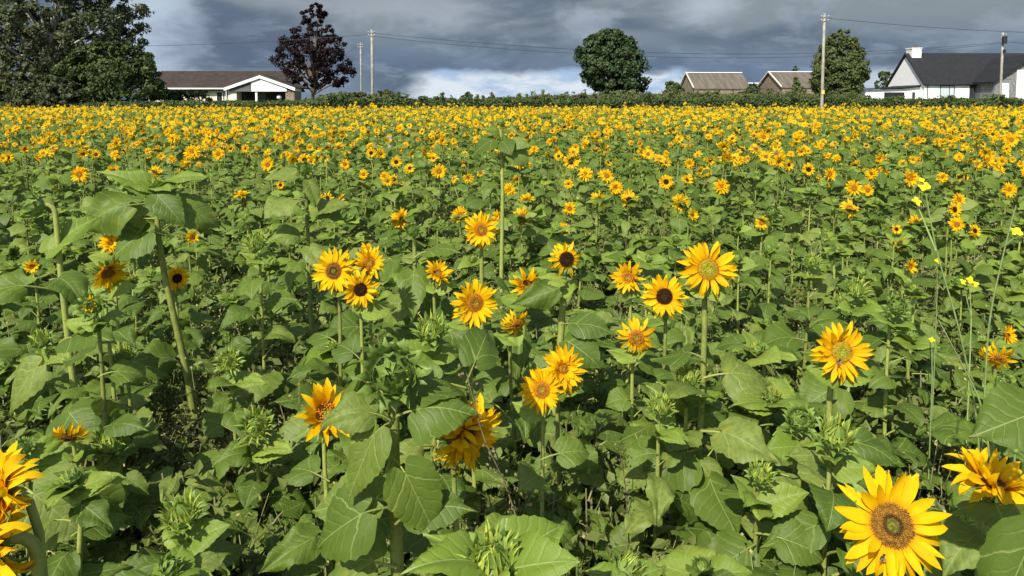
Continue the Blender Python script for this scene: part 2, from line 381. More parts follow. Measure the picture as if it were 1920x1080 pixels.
def bract_ball(r, rings, n, L, Wd, open_, nl, nw, R0=.30, M=0):
    """bud: bracts rise from a squashed ball and close over (or flare from) its front"""
    out = []
    u = np.linspace(0, 1, nl + 1); s = np.linspace(-1, 1, nw + 1)
    for q in range(rings):
        f = q / max(1, rings - 1)
        phi = math.radians(118 - 88 * f)
        for k in range(n):
            a = (k + .5 * (q % 2) + r.uniform(-.3, .3)) / n * 2 * math.pi
            ln = L * (1.15 - .45 * f) * r.uniform(.8, 1.2); w = Wd * (1.1 - .4 * f) * r.uniform(.8, 1.15) / 2
            prof = np.interp(u, [0, .3, .6, 1], [.75, 1, .62, .03]) * w
            base_r = R0 * math.sin(phi); base_z = R0 * .72 * math.cos(phi)
            # direction of growth in the (radial, z) plane
            e0 = math.radians(90 + 35 * f - open_ * 25); e1 = e0 + math.radians(-(60 + 35 * open_) * (1 - .8 * f) + 25 * f + r.uniform(-25, 25))
            ang = e0 + (e1 - e0) * u ** 1.4; du = np.diff(u, prepend=0) * ln
            rr = base_r + np.cumsum(du * np.cos(ang)); zz = base_z + np.cumsum(du * np.sin(ang))
            U, Sx = np.meshgrid(u, s, indexing='ij'); x = Sx * prof[:, None] + (r.uniform(-.15, .15) * ln * u ** 2)[:, None]
            lift = -.35 * np.abs(Sx) ** 2 * prof[:, None]
            rad = rr[:, None] - lift * np.sin(ang)[:, None]; z = zz[:, None] + lift * np.cos(ang)[:, None]
            ca, sa = math.cos(a), math.sin(a)
            V = np.stack([(rad * ca - x * sa).ravel(), (rad * sa + x * ca).ravel(), z.ravel()], 1)
            out.append(Arr(V, gridq(nl, nw), np.stack([U.ravel(), Sx.ravel(), np.full(U.size, r.uniform(0, .9))], 1), M))
    return cat(out)
def ball(R0, na=12, nz=8, M=0, sq=.72):
    ph = np.linspace(.03, math.pi - .03, nz + 1); a = np.arange(na + 1) / na * 2 * math.pi
    P_, A_ = np.meshgrid(ph, a, indexing='ij')
    return Arr(np.stack([(R0 * np.sin(P_) * np.cos(A_)).ravel(), (R0 * np.sin(P_) * np.sin(A_)).ravel(), (R0 * sq * np.cos(P_)).ravel()], 1), gridq(nz, na), None, M)
def bud(kind, r, hi=1):
    nl, nw = (4, 2) if hi else (2, 1)
    if kind == 'bud':     # closed green bud
        a = cat([ball(.27), bract_ball(r, 4 if hi else 2, 12 if hi else 7, .30, .17, 0.4, nl, nw)])
        b = bract_ball(r, 2, 12 if hi else 6, .20, .07, -.6, nl, nw, .20)
    elif kind == 'spiky':  # opening bud: bright narrow inner bracts standing up
        a = cat([ball(.25, sq=.55), bract_ball(r, 3 if hi else 1, 10 if hi else 7, .27, .15, .45, nl, nw, .27)])
        b = bract_ball(r, 4 if hi else 1, 15 if hi else 9, .34, .05, .05, nl, nw, .22)
    else:                  # showing yellow
        a = cat([ball(.25, sq=.6), bract_ball(r, 3 if hi else 2, 13 if hi else 7, .30, .15, .7, nl, nw, .28)])
        b = petal_ring(r, 18 if hi else 8, .07, .26, .08, 70, -20, 1.2, 3 if hi else 2, 2 if hi else 1, .08)
    return a, b

BLOOM_T = ['plain', 'full', 'droop', 'cup', 'ruffle']
HB = {}
r_ = np.random.default_rng(77)
for k in BLOOM_T:
    for v in range(5 if k == 'plain' else 2):
        P, D, K = bloom(k, r_, 2 if k in ('plain', 'ruffle') else 1)
        HB[k, v] = (mesh('petals', P, [M_petal]), {q: mesh('disc', D, [m]) for q, m in DISC.items()}, mesh('flower_head', K, [M_bract]))
HBm = {}
for v in range(5):
    P, D, K = bloom(['plain', 'plain', 'droop', 'cup', 'plain'][v], r_, 1)
    HBm[v] = (mesh('petals', P, [M_petal]), {q: mesh('disc', D, [m]) for q, m in DISC.items()}, mesh('flower_head', K, [M_bract]))
HU = {}
for k in ('bud', 'spiky', 'yellow'):
    for v in range(3):
        a, b = bud(k, r_); HU[k, v] = (mesh('flower_bud', a, [M_bract]), mesh('inner_bracts' if k != 'yellow' else 'petals', b, [M_budlight if k != 'yellow' else M_petal]))

def headmat(loc, az_, pitch, size, roll=0.0):
    """az 0 faces the camera, + turns to the right of the picture"""
    d_ = Vector((math.sin(az_) * math.cos(pitch), -math.cos(az_) * math.cos(pitch), math.sin(pitch)))
    up = Vector((0, 0, 1)) if abs(d_.z) < .98 else Vector((0, 1, 0))
    x = up.cross(d_).normalized(); y = d_.cross(x)
    m = Matrix((x, y, d_)).transposed() @ Matrix.Rotation(roll, 3, 'Z') @ Matrix.Diagonal((size, size, size))
    m = m.to_4x4(); m.translation = loc; return m, d_
def leafm(z, a, L, x=0, y=0, tilt=0, roll=0):
    roll = roll + .42 * math.sin(a) - .0      # blades turn their faces to the light
    # leaf protos grow along +Y; azimuth 0 = toward the camera, + = to the right
    q = .92 + .20 * math.sin(a * 37.3 + z * 91.7); m = Matrix.Translation((x, y, z)) @ Matrix.Rotation(math.pi + a, 4, 'Z') @ Matrix.Rotation(tilt, 4, 'X') @ Matrix.Rotation(roll, 4, 'Y') @ Matrix.Diagonal((L * q, L, L * (2 - q), 1))
    return m

# ------------------------------------------------------------------ one sunflower plant
def on_stalk(x, y, z, L):
    # the weedy gap before the tallest stalk stays open, so nothing grows across its bare stem
    if y > 2.9 or y < .5: return False
    px, py = proj(x, y, z); return 450 < py < 930 and abs(px - (300 + (py - 430) * .085)) < 22 + L * .42 * F_PX / y
def sunflower(label, group, x, y, H, heads, leaves, srad=.011, lean=(0, 0), rr=random, near=True):
    """heads: (kind, disc or None, size, az, pitch, dx, dy, dz); leaves: (z, az, length, proto index)"""
    g = gz(y)
    root = empty('sunflower', (x, y, g), label, 'sunflower', group)
    # main stem rises to the first head's back and turns into it
    hk = heads[0] if heads else None
    top = Vector((lean[0], lean[1], H))
    dirv = Vector((0, 0, 1))
    sw = Vector((rr.uniform(-.03, .03), rr.uniform(-.03, .03), 0)) * (1 if H < 1.2 else 1.6)
    for i, hd in enumerate(heads):
        kind, disc, size, a_, p_, dx, dy, dz = hd
        loc = Vector((lean[0] + dx, lean[1] + dy, H + dz))
        m, dv = headmat(loc, a_, p_, size, rr.uniform(0, 6.28))
        back = loc - dv * size * (.10 if kind in BLOOM_T else .18)
        if i == 0:
            low = Vector((0, 0, -.03)); k2 = back - dv * min(.03, .3 * size) - Vector((0, 0, .045))
            pts = bez(low, low + Vector((0, 0, H * .35)) + sw, k2 - Vector((lean[0] * .2, lean[1] * .2, H * .3)) - sw * .6, k2, 9)
            pts = np.concatenate([pts, bez(k2, k2 + Vector((0, 0, .03)), back - dv * .02, back + dv * .01 * size, 5)[1:]])
            arr = tube(pts, np.concatenate([np.linspace(srad * 1.15, srad * .75, 9), np.linspace(srad * .7, srad * .62, 4)]), 7, 0)
        else:
            z0 = H * rr.uniform(.55, .75); p0 = Vector((lean[0] * z0 / H, lean[1] * z0 / H, z0)) + sw * .5
            arr = tube(bez(p0, p0 + (loc - p0) * .4 + Vector((dx * .3, dy * .3, 0)), back - dv * .08, back, 8), np.linspace(srad * .6, srad * .45, 8), 6, 0)
        stem = link('stem' if i == 0 else 'side_stem', mesh('stem', arr, [M_stem]), root)
        if kind in BLOOM_T:
            src = HB[kind, rr.randrange(5 if kind == 'plain' else 2)] if (near or kind in ('full', 'ruffle')) else HBm[rr.randrange(5)]
            ho = link('flower_head', src[2], root, m); link('petals', src[0], ho); link('disc', src[1][disc], ho)
        else:
            src = HU[kind, rr.randrange(3)]
            ho = link('flower_bud', src[0], root, m); link('inner_bracts' if kind != 'yellow' else 'petals', src[1], ho)
    ms = LM if y < 4.2 else LM1
    for lf in leaves:
        z, a_, L, p = lf[:4]; xr = lf[4] * math.sin(a_) if len(lf) > 4 else 0
        if on_stalk(x + math.sin(a_) * L * .8, y - math.cos(a_) * L * .8, g + z - .03, L): continue
        f = z / max(H, .01); f = min(f, 1)
        px_, py_ = lean[0] * f ** 1.5, lean[1] * f ** 1.5
        link('leaf', ms[p], root, leafm(z, a_, L, px_, py_, rr.uniform(-.3, .25), rr.uniform(-.35, .35) + xr))
    return root
def auto_leaves(H, n, lo=.28, hi=.95, big=.17, small=.09, rr=random, rosette=3, clear_front=False):
    out = []; a = rr.uniform(0, 6.28)
    for i in range(n):
        f = lo + (hi - lo) * i / max(1, n - 1); a += 2.4 + rr.uniform(-.4, .4)
        L = (big + (small * .95 - big) * max(0, (f - .55) / .45)) * rr.uniform(.8, 1.2)
        out.append((H * f, a, L, rr.randrange(NLEAF)))
    for i in range(rosette):
        a += 2.2 + rr.uniform(-.3, .3)
        if clear_front and math.cos(a) > .3: a += math.pi
        out.append((H - .03, a, small * rr.uniform(.9, 1.35), NLEAF + rr.randrange(4)))
    return out

HEROES = []   # for spacing and occlusion tests: (px, py, radius_px, Y, x, y, phrase)
def hero(label, px, py, D, kind, disc, diam_px, az_=0, pitch=15, H=None, leaves=None, nl=11, big=.17, extra=(), srad=.0075, dxb=0.0, dyb=0.06, phrase=None, n_top=2, group='sunflowers in the field'):
    """px, py and D say where the head is; the plant's foot stands under it, a little off"""
    P = at(px, py, D); size = diam_px * D / F_PX
    bx, by = P.x - dxb, D + dyb; Hh = P.z - gz(by)
    lv = leaves if leaves is not None else auto_leaves(Hh - .05, int(nl * 1.8), .15, .80 if kind in BLOOM_T else .88, big, .09, rosette=n_top, clear_front=kind in BLOOM_T)
    hs = [(kind, disc, size, R(az_), R(pitch), 0, 0, 0)] + list(extra)
    root = sunflower(label, group, bx, by, Hh, hs, lv, srad, (dxb, -dyb))
    HEROES.append((px, py, diam_px / 2, D, bx, by, phrase))
    for e in extra:
        q = proj(bx + dxb + e[5], by - dyb + e[6], P.z + e[7]); HEROES.append((q[0], q[1], e[2] * F_PX / D / 2, D, bx, by, None))
    return root
def rel(px, py, D, P0):   # offset of an extra head from the first
    P = at(px, py, D); return P.x - P0.x, P.y - P0.y, P.z - P0.z
def ex(kind, disc, px, py, dpx, D, az_, pitch, p0x, p0y, D0):
    P0 = at(p0x, p0y, D0); o = rel(px, py, D, P0); return (kind, disc, dpx * D / F_PX, R(az_), R(pitch), *o)

# ---- foreground and mid sunflowers that the photo singles out
hero('large orange-yellow sunflower head at bottom right with wide golden brown disc', 1672, 985, 1.22, 'plain', 'brown', 232, -8, 30, nl=7, dyb=.10, phrase='the large bottom right sunflower', big=.17, srad=.012, n_top=0)
hero('bright yellow sunflower with green-gold disc and a bee on it, right of the middle', 1578, 660, 1.95, 'plain', 'green', 122, 4, 14, nl=8, phrase='the yellow sunflower with the bee', srad=.0105)
hero('tallest bright yellow sunflower right of centre with round green disc', 1328, 505, 2.05, 'plain', 'green', 118, -3, 12, nl=8, phrase='the tall green-disced sunflower', srad=.0105)
hero('golden sunflower with black disc tucked behind the bright green-disced one', 1246, 556, 2.35, 'plain', 'dark', 92, -18, 12, nl=7, phrase='the black-disced golden sunflower')
hero('yellow sunflower with drooping ragged petals and orange disc, on a short pale stem', 1193, 633, 2.3, 'droop', 'orange', 84, 0, 5, nl=6, big=.12, phrase='the ragged drooping sunflower')
hero('neat round sunflower with orange ringed disc standing alone above the leaves', 902, 431, 3.1, 'plain', 'orange', 72, 0, 10, nl=8, phrase='the lone round sunflower', srad=.011)
hero('shaggy yellow sunflower with black disc on a thick stem near the centre', 1062, 486, 2.6, 'droop', 'dark', 80, 8, 5, nl=0, dxb=.05, leaves=[(.935, R(-76), .16, 9, .5), (.80, R(80), .15, 5), (.72, R(35), .16, 16), (.66, R(-50), .14, 7), (.5, R(120), .15, 3), (.42, R(-130), .15, 8), (.9, R(150), .1, 13), (.95, R(-110), .1, 14)], phrase='the shaggy black-disced sunflower', srad=.015)
hero('sunflower with curved-in orange disc half hidden by a pointed leaf, left of the shaggy one', 987, 536, 2.75, 'cup', 'orange', 78, 15, 18, nl=6, phrase='the half-hidden orange-disced sunflower')
hero('broad yellow sunflower with large orange disc partly covered by a green leaf', 890, 568, 2.2, 'plain', 'orange', 98, 22, 10, nl=5, big=.13, leaves=None, phrase='the leaf-covered broad sunflower')
hero('ragged sunflower turned downward behind the leaf-covered one', 968, 608, 2.5, 'droop', 'orange', 66, 30, -25, nl=6, phrase='the downturned ragged sunflower')
hero('wide yellow sunflower with brown disc, front head of the cluster left of centre', 626, 508, 2.42, 'plain', 'brown', 92, -8, 14, nl=7, phrase='the front sunflower of the left cluster')
hero('orange-yellow sunflower at the upper right of the cluster left of centre', 693, 494, 2.6, 'cup', 'orange', 74, 10, 25, nl=7, phrase='the upper right sunflower of the left cluster')
hero('sunflower with dark disc hanging lowest in the cluster left of centre', 676, 543, 2.30, 'plain', 'dark', 76, 12, 0, nl=6, phrase='the lowest sunflower of the left cluster')
hero('small sunflower face-up among leaves, right of the left cluster', 820, 512, 2.75, 'cup', 'orange', 62, 30, 35, nl=6, phrase='the face-up sunflower')
hero('compact bright yellow sunflower with small orange disc, lower centre', 1016, 731, 1.95, 'plain', 'orange', 92, -8, 18, nl=5, big=.11, phrase='the compact yellow sunflower', srad=.007)
hero('full double sunflower with layered petals behind the compact yellow one', 1056, 692, 2.15, 'full', 'orange', 98, 15, 22, nl=6, big=.11, phrase='the full double sunflower', srad=.008)
hero('orange-yellow sunflower seen from the side behind large leaves, lower left of centre', 612, 776, 1.9, 'cup', 'orange', 142, 25, 32, nl=4, big=.13, phrase='the side-on sunflower', n_top=0)
hero('drooping sunflower in profile with brown disc and broad curled petals, under a dark leaf', 874, 815, 1.62, 'ruffle', 'brown', 158, 42, -12, nl=3, big=.13, phrase='the profile sunflower', n_top=0,
     leaves=[(.96, R(-100), .15, 3, .3), (.97, R(170), .16, 5), (.55, R(-120), .15, 4), (.5, R(70), .15, 8)])
hero('huge double-headed ruffled orange sunflower at the left edge seen from its side', -4, 1015, .98, 'ruffle', 'brown', 215, -60, 0, nl=0, dxb=-.062, dyb=.05, leaves=[(.62, R(150), .17, 4), (.45, R(90), .15, 7)], phrase='the huge ruffled sunflower', srad=.013, extra=[ex('ruffle', 'brown', 2, 918, 165, 1.0, -35, 25, -4, 1015, .98)])
hero('orange sunflower turned sideways and down at the left below the tall leafy stalk', 202, 510, 2.5, 'cup', 'orange', 84, 50, -28, nl=5, phrase='the sideways orange sunflower')
hero('small orange sunflower just above the sideways one at the left', 208, 456, 2.9, 'full', 'orange', 48, 20, 20, nl=6, phrase='the small upper orange sunflower')
hero('sunflower partly behind a dark leaf, right of the tall leafy stalk', 332, 522, 3.25, 'plain', 'dark', 52, 35, 5, nl=6, phrase='the sunflower beside the stalk')
hero('curled sunflower facing the ground at the lower left between weeds', 128, 820, 2.0, 'droop', 'brown', 78, 10, -45, nl=3, big=.12, phrase='the ground-facing sunflower')
hero('shaded yellow sunflower behind leaves left of the black-disced golden one', 1178, 520, 2.75, 'cup', 'orange', 74, -20, 15, nl=7, phrase='the shaded sunflower')
hero('small plain sunflower standing alone behind the shaggy one', 1068, 391, 5.0, 'plain', 'orange', 29, 0, 10, nl=7, phrase='the small lone sunflower')
hero('sunflower at the right edge with its head bowed, below a smaller one', 1872, 672, 2.3, 'droop', 'orange', 70, -25, -30, nl=5, phrase='the bowed right edge sunflower',
     extra=[ex('cup', 'orange', 1888, 628, 44, 2.35, 25, 15, 1872, 672, 2.3)])
hero('wide orange sunflower seen from behind and above at the bottom right edge', 1860, 905, 1.42, 'ruffle', 'brown', 175, 60, 72, nl=2, leaves=[(.80, R(-25), .15, 5), (.74, R(-60), .13, 8), (.7, R(100), .15, 2), (.5, R(-90), .15, 2)], phrase='the wide right edge sunflower', dyb=.0)
hero('sunflower with black disc in the little group at right, middle head of three', 1790, 393, 4.2, 'plain', 'dark', 32, 20, 10, nl=7, phrase='the small three-headed sunflower',
     extra=[ex('plain', 'orange', 1798, 374, 30, 4.3, 10, 15, 1790, 393, 4.2), ex('plain', 'orange', 1794, 421, 33, 4.1, -5, 10, 1790, 393, 4.2)])
for lab, px, py, D, k, dsc, s, a_ in [
    ('small sunflower just right of the three-headed one', 1828, 433, 4.2, 'plain', 'dark', 26, 15),
    ('small golden sunflower with dark disc low among leaves at left of centre', 540, 441, 4.2, 'plain', 'dark', 26, 0),
    ('small sunflower peeping out right of the tall leafy stalk', 361, 444, 4.2, 'plain', 'orange', 27, 60),
    ('small sunflower facing right at the left edge below the nodding bud', 60, 500, 3.6, 'cup', 'orange', 30, 20),
    ('small sunflower with brown disc on its own, right of the tall stem, in mid field', 1428, 418, 4.6, 'plain', 'orange', 28, -25),
    ('pair-like orange sunflower in the middle of the green belt right of centre', 1298, 403, 5.2, 'cup', 'orange', 28, 30),
    ('yellow sunflower bright above the leaves, beyond the green-disced one', 1353, 350, 6.6, 'full', 'orange', 31, 0),
    ('round sunflower with brown disc in front of the right field blooms', 1601, 353, 6.4, 'plain', 'orange', 33, 0),
    ('smaller sunflower touching the right side of the round brown-disced one', 1627, 357, 6.5, 'plain', 'orange', 25, 0),
    ('small sunflower half hidden by leaves left of the yellow wildflower', 1706, 500, 3.5, 'cup', 'orange', 32, 25),
    ('tiny dark-eyed sunflower right of centre in the green belt', 1681, 430, 4.6, 'plain', 'dark', 20, 0),
    ('broad sunflower standing out in mid field left of the tall bare stalk', 823, 321, 7.3, 'plain', 'orange', 30, 0),
    ('two-tone golden sunflower in mid field below the round dark tree', 1155, 352, 6.6, 'full', 'orange', 30, 10),
    ('orange sunflower close to the double one in mid field', 1178, 368, 6.3, 'cup', 'orange', 30, -30),
    ('round sunflower at far right edge of mid field', 1896, 262, 10.5, 'plain', 'orange', 28, 0),
    ('sunflower with dark disc above the green bud, left of centre in mid field', 571, 300, 8.0, 'plain', 'dark', 26, 0),
    ('small sunflower lit above the leaves at left in mid field', 597, 373, 5.4, 'plain', 'orange', 24, 30),
    ('small sunflower left of the budding stalk in mid field', 526, 347, 6.6, 'plain', 'dark', 17, 0),
    ('bright sunflower behind the left leafy stalk, lowest of its cluster', 149, 327, 7.2, 'plain', 'orange', 34, 0),
    ('dark-eyed sunflower right of the lowest of the left mid-field cluster', 213, 322, 7.4, 'cup', 'dark', 32, 0),
    ('round sunflower above the tall leafy stalk in mid field', 409, 289, 9.0, 'plain', 'orange', 24, 0),
    ('neat sunflower left of the budding stalk with orange disc', 502, 309, 7.8, 'plain', 'orange', 26, 0),
    ('neat sunflower right of the budding stalk with orange disc', 647, 308, 7.9, 'plain', 'orange', 21, 0),
    ('dark-eyed sunflower beyond the lone round one in mid field', 696, 287, 8.8, 'plain', 'dark', 20, 0),
    ('sunflower with reddish disc, mid field left of the tall bare stalk', 743, 304, 8.2, 'plain', 'dark', 22, 0),
    ('orange-disced sunflower low in mid field left of the broad one', 682, 327, 7.4, 'plain', 'orange', 19, 0),
    ('orange-disced sunflower low in mid field nearer the broad one', 721, 331, 7.2, 'plain', 'orange', 20, 0),
    ('bright clustered sunflower in mid field right of the bare stalk', 1071, 303, 8.0, 'plain', 'dark', 32, 0),
    ('sunflower beside the clustered one in mid field, to its right', 1138, 330, 7.3, 'plain', 'orange', 26, 0),
    ('reddish-eyed sunflower above the yellow field on the right', 1432, 257, 10.5, 'plain', 'orange', 24, 0),
    ('dark-eyed sunflower in mid field left of the round brown-disced one', 1516, 318, 7.6, 'plain', 'dark', 26, 0),
    ('paler sunflower beside the dark-eyed one in mid field at right', 1556, 327, 7.4, 'cup', 'orange', 28, 0),
    ('sunflower right of mid field below the barns', 1249, 341, 7.0, 'plain', 'dark', 28, 0),
    ('sunflower at right of mid field in a loose group behind the yellow wildflower', 1706, 335, 7.0, 'cup', 'orange', 34, 0),
    ('sunflower near right edge of mid field with ragged petals', 1850, 300, 8.6, 'cup', 'orange', 32, 0),
    ('bright ragged sunflower near the right edge of mid field, lower one', 1893, 356, 6.6, 'full', 'orange', 32, 0)]:
    hero(lab, px, py, D, k, dsc, s * 1.08, a_, 12, nl=9, big=.14, phrase=('the ' + lab.split(' in ')[0].split(' with ')[0]) if len(lab.split(' in ')[0].split(' with ')[0].split()) <= 6 else None)

# tall leafy stalks
hero('tallest leafy sunflower stalk at left with wide crown of leaves and thick bare stem', 290, 345, 2.95, 'spiky', None, 38, 10, 75, dxb=-.085, dyb=.09, srad=.0145, nl=0, phrase='the tallest leafy stalk',
     leaves=[(1.19, R(-72), .22, 1, .5), (1.24, R(-100), .21, 13, .5), (1.21, R(38), .16, 16), (1.25, R(100), .19, 13), (1.15, R(84), .20, 16, .2), (1.06, R(-42), .19, 16), (1.13, R(-92), .25, 9, .3), (1.25, R(60), .11, 12), (1.25, R(-60), .11, 14), (1.08, R(150), .15, 2)])
hero('sunflower stalk at the left edge with a drooping green bud and long leaves', 70, 385, 2.25, 'bud', None, 62, -70, -5, dxb=-.085, dyb=.04, srad=.011, nl=0, phrase='the nodding bud stalk',
     leaves=[(1.13, R(140), .17, 13), (1.02, R(-70), .17, 3), (1.05, R(60), .15, 8), (.85, R(75), .17, 5), (.78, R(-45), .17, 16), (.62, R(40), .15, 16), (.70, R(-100), .18, 9), (.5, R(120), .15, 2), (.48, R(-60), .16, 4)])
hero('tall sunflower stalk in mid field with a few leaves on a long bare stem, unopened', 939, 232, 4.4, 'spiky', None, 26, 0, 80, dxb=-.02, dyb=.03, srad=.013, nl=0, phrase='the tall bare stalk',
     leaves=[(1.38, R(-80), .13, 12), (1.34, R(-60), .17, 16), (1.30, R(60), .17, 16), (1.34, R(15), .13, 16), (1.33, R(80), .15, 5), (1.10, R(-80), .12, 5), (1.18, R(110), .13, 8), (1.25, R(170), .13, 8)])
hero('green bud on a leafy stalk rising into the blooms left of centre', 571, 318, 3.6, 'bud', None, 38, 10, 35, dxb=-.02, dyb=.03, srad=.012, nl=0, phrase='the budding stalk',
     leaves=[(1.24, R(-85), .15, 5), (1.20, R(40), .12, 16), (1.12, R(-50), .17, 1), (1.06, R(85), .18, 9), (.98, R(100), .15, 3), (.9, R(-70), .16, 2), (.86, R(30), .15, 16), (.75, R(-20), .15, 6), (.6, R(120), .15, 5)])
hero('green bud with dark centre on a slim stalk above heart-shaped leaves, centre left', 775, 433, 2.9, 'bud', None, 38, 0, 40, srad=.011, nl=0, phrase='the slim bud stalk',
     leaves=[(.98, R(-80), .15, 7), (.90, R(5), .17, 16), (.98, R(80), .16, 5), (.80, R(-60), .15, 16), (.82, R(70), .15, 9), (.65, R(-30), .15, 2), (.6, R(110), .15, 3), (.95, R(160), .14, 8)])
hero('large green sunflower bud facing out above big veined leaves, lower centre', 735, 700, 1.50, 'bud', None, 142, 5, 18, srad=.017, nl=0, phrase='the big green bud', dyb=.05,
     leaves=[(.93, R(-36), .135, 17), (.85, R(34), .145, 17), (.74, R(-66), .17, 16, .2), (.76, R(-95), .15, 9, .4), (.70, R(84), .14, 5), (.94, R(82), .13, 1, .3), (.96, R(115), .15, 8), (.93, R(-85), .12, 2, .3), (.98, R(-130), .13, 6), (.6, R(-110), .15, 8), (.5, R(50), .12, 4), (.98, R(180), .13, 13)])
for lab, px, py, D, k, s, a_, p_, n, big in [
    ('spiky opening bud with needle-like bracts and broad leaves, centre', 810, 622, 2.1, 'spiky', 78, 0, 62, 8, .16),
    ('low bright green rosette bud at the bottom left with cupped leaves', 342, 968, 1.75, 'spiky', 92, 0, 60, 9, .15),
    ('upright pale green rosette bud left of the weedy gap', 214, 828, 2.15, 'spiky', 92, 0, 65, 8, .13),
    ('pale green bud leaning right beside the weedy gap', 482, 800, 2.2, 'spiky', 80, 20, 35, 8, .14),
    ('dark green bud showing a little yellow, left, below the sideways orange sunflower', 172, 572, 2.1, 'yellow', 56, 10, 20, 8, .15),
    ('pale spiky bud above leaves at left of centre, in front of the green belt', 482, 458, 3.0, 'spiky', 52, 0, 55, 9, .17),
    ('pale open bud in the right middle above broad leaves', 1605, 546, 2.7, 'spiky', 58, -10, 55, 9, .17),
    ('small bud with star-like bracts right of the pale open bud', 1681, 576, 2.55, 'bud', 46, 0, 30, 7, .14),
    ('green bud on dark stem right of the green-disced sunflower', 1522, 492, 3.1, 'spiky', 40, 0, 60, 8, .17),
    ('upright bright bud with a folded pale leaf behind it, right foreground', 1566, 822, 1.75, 'spiky', 92, 0, 60, 9, .17),
    ('star-shaped green bud just left of the upright bright bud', 1500, 790, 2.0, 'bud', 62, -10, 45, 7, .14),
    ('small tight bud between cupped leaves, right foreground', 1425, 892, 1.75, 'spiky', 62, 0, 62, 9, .16),
    ('leafy bud cluster below the ragged drooping sunflower', 1290, 712, 2.1, 'spiky', 62, 0, 70, 9, .15),
    ('lower leafy bud left of the bud cluster', 1238, 765, 1.95, 'spiky', 64, 0, 65, 9, .15),
    ('big bright rosette bud in the bottom centre foreground', 925, 1058, 1.12, 'spiky', 150, 0, 60, 6, .14),
    ('round closed bud at the right edge under the bowed sunflower', 1879, 716, 2.0, 'bud', 36, 0, 20, 6, .12),
    ('bud with thin yellow tips at the left in the green belt', 232, 668, 2.6, 'spiky', 50, 0, 60, 8, .15),
    ('pale bud low at the left middle', 78, 640, 2.5, 'spiky', 50, 0, 55, 8, .16),
    ('ball-like bud in front of the tall stalk in mid field', 1448, 400, 4.6, 'bud', 34, 0, 20, 8, .16),
    ('bud beside the lone round sunflower low in the leaves', 430, 680, 2.4, 'spiky', 56, 10, 35, 8, .14)]:
    hero(lab, px, py, D, k, None, s * 1.15, a_, p_, nl=n, big=big, leaves=[(.86, R(-78), .14, 12), (.85, R(75), .15, 13), (.87, R(172), .14, 14), (.86, R(125), .13, 15), (.85, R(-125), .13, 13), (.82, R(25), .12, 12), (.84, R(-30), .11, 14), (.7, R(-100), .16, 3), (.68, R(100), .17, 5), (.6, R(0), .15, 8)] if py > 1050 else None, phrase=lab.split(' with ')[0] if len(lab) < 60 else None, n_top=4)
# plant outside the right edge whose big leaves reach into the picture
sunflower('big flat leaf plant at the right edge reaching into the foreground', 'sunflowers in the field', .79, 1.04, 1.28,
          [('bud', None, .08, R(-20), R(40), 0, 0, 0)],
          [(1.155, R(-82), .115, 9, .5), (.97, R(-62), .15, 17), (.8, R(-80), .16, 3), (.90, R(100), .2, 5), (.6, R(30), .2, 6), (.6, R(-140), .18, 6)], .014)
sunflower('leafy sunflower at the bottom left corner behind the ruffled head', 'sunflowers in the field', -1.33, 1.95, .66,
          [('bud', None, .07, R(10), R(50), 0, 0, 0)], [(.55, R(50), .2, 17), (.6, R(-60), .18, 3), (.5, R(100), .2, 6), (.35, R(-20), .2, 16), (.62, R(160), .12, 13)], .012)

# ------------------------------------------------------------------ fill plants: nearest ones are things, the rest one mass
for q_ in ((306, 470, 30), (312, 560, 34), (320, 650, 40), (328, 740, 50), (336, 830, 60), (340, 900, 70)): HEROES.append((q_[0], q_[1], q_[2], 3.0, 50, 50, None))
HX = [(h[4], h[5]) for h in HEROES]
gaps = [(at(380, 860, 1), .48), (at(330, 1010, 1), .2), (at(950, 905, 1), .28), (at(1330, 1030, 1), .20), (at(1700, 770, 1), .25), (at(110, 760, 1), .28), (at(420, 960, 1), .22)]
gp = []
for v, rd in gaps:
    dv = v - Vector((0, 0, EYE)); k = -EYE / dv.z; gp.append((dv.x * k, dv.y * k, rd))
pts = []; cell = {}
def ok(x, y, dmin):
    cx, cy = int(x / .5), int(y / .5)
    for i in range(cx - 1, cx + 2):
        for j in range(cy - 1, cy + 2):
            for (a, b) in cell.get((i, j), ()):
                if (a - x) ** 2 + (b - y) ** 2 < dmin * dmin: return False
    return True
for hx, hy in HX: cell.setdefault((int(hx / .5), int(hy / .5)), []).append((hx, hy))
Ymax = 45.0
cand = []
n_try = 60000
yy = np.sqrt(rng.uniform(0.0, 1.0, n_try)) * Ymax
xx = rng.uniform(-1, 1, n_try) * (yy * .74 + .6)
order = np.argsort(yy)
for k in order:
    x, y = xx[k], yy[k]
    if y < 1.35: continue
    dm = .27 if y < 9 else .33
    if any((x - a) ** 2 + (y - b) ** 2 < rd * rd for a, b, rd in gp): continue
    if not ok(x, y, dm): continue
    cell.setdefault((int(x / .5), int(y / .5)), []).append((x, y)); pts.append((x, y))
pts.sort(key=lambda p: p[1])
NHERO = len([o for o in C.objects if o.name.startswith('sunflower') and o.parent is None])
def lowfreq(x, y): return math.sin(x * .9 + 1.3) * math.sin(y * .55 + x * .25) + .5 * math.sin(x * 2.1 - y * 1.3)
def bloom_p(x, y):
    b = np.interp(y, [1, 4.0, 5.5, 7, 9, 12, 18, 45], [0.0, 0.0, .10, .26, .46, .66, .74, .78])
    return max(0, b + .26 * lowfreq(x * .8, y * .8) * (y > 5))
HE = sorted(HEROES, key=lambda h: h[3])
used = {}
far = []; nfill = 0
rr = random.Random(5)
def zone(x, y):
    q = x / y; h = 'left' if q < -.24 else ('right' if q > .24 else 'middle')
    return h, 'foreground' if y < 2.7 else ('near rows' if y < 4.5 else 'middle rows')
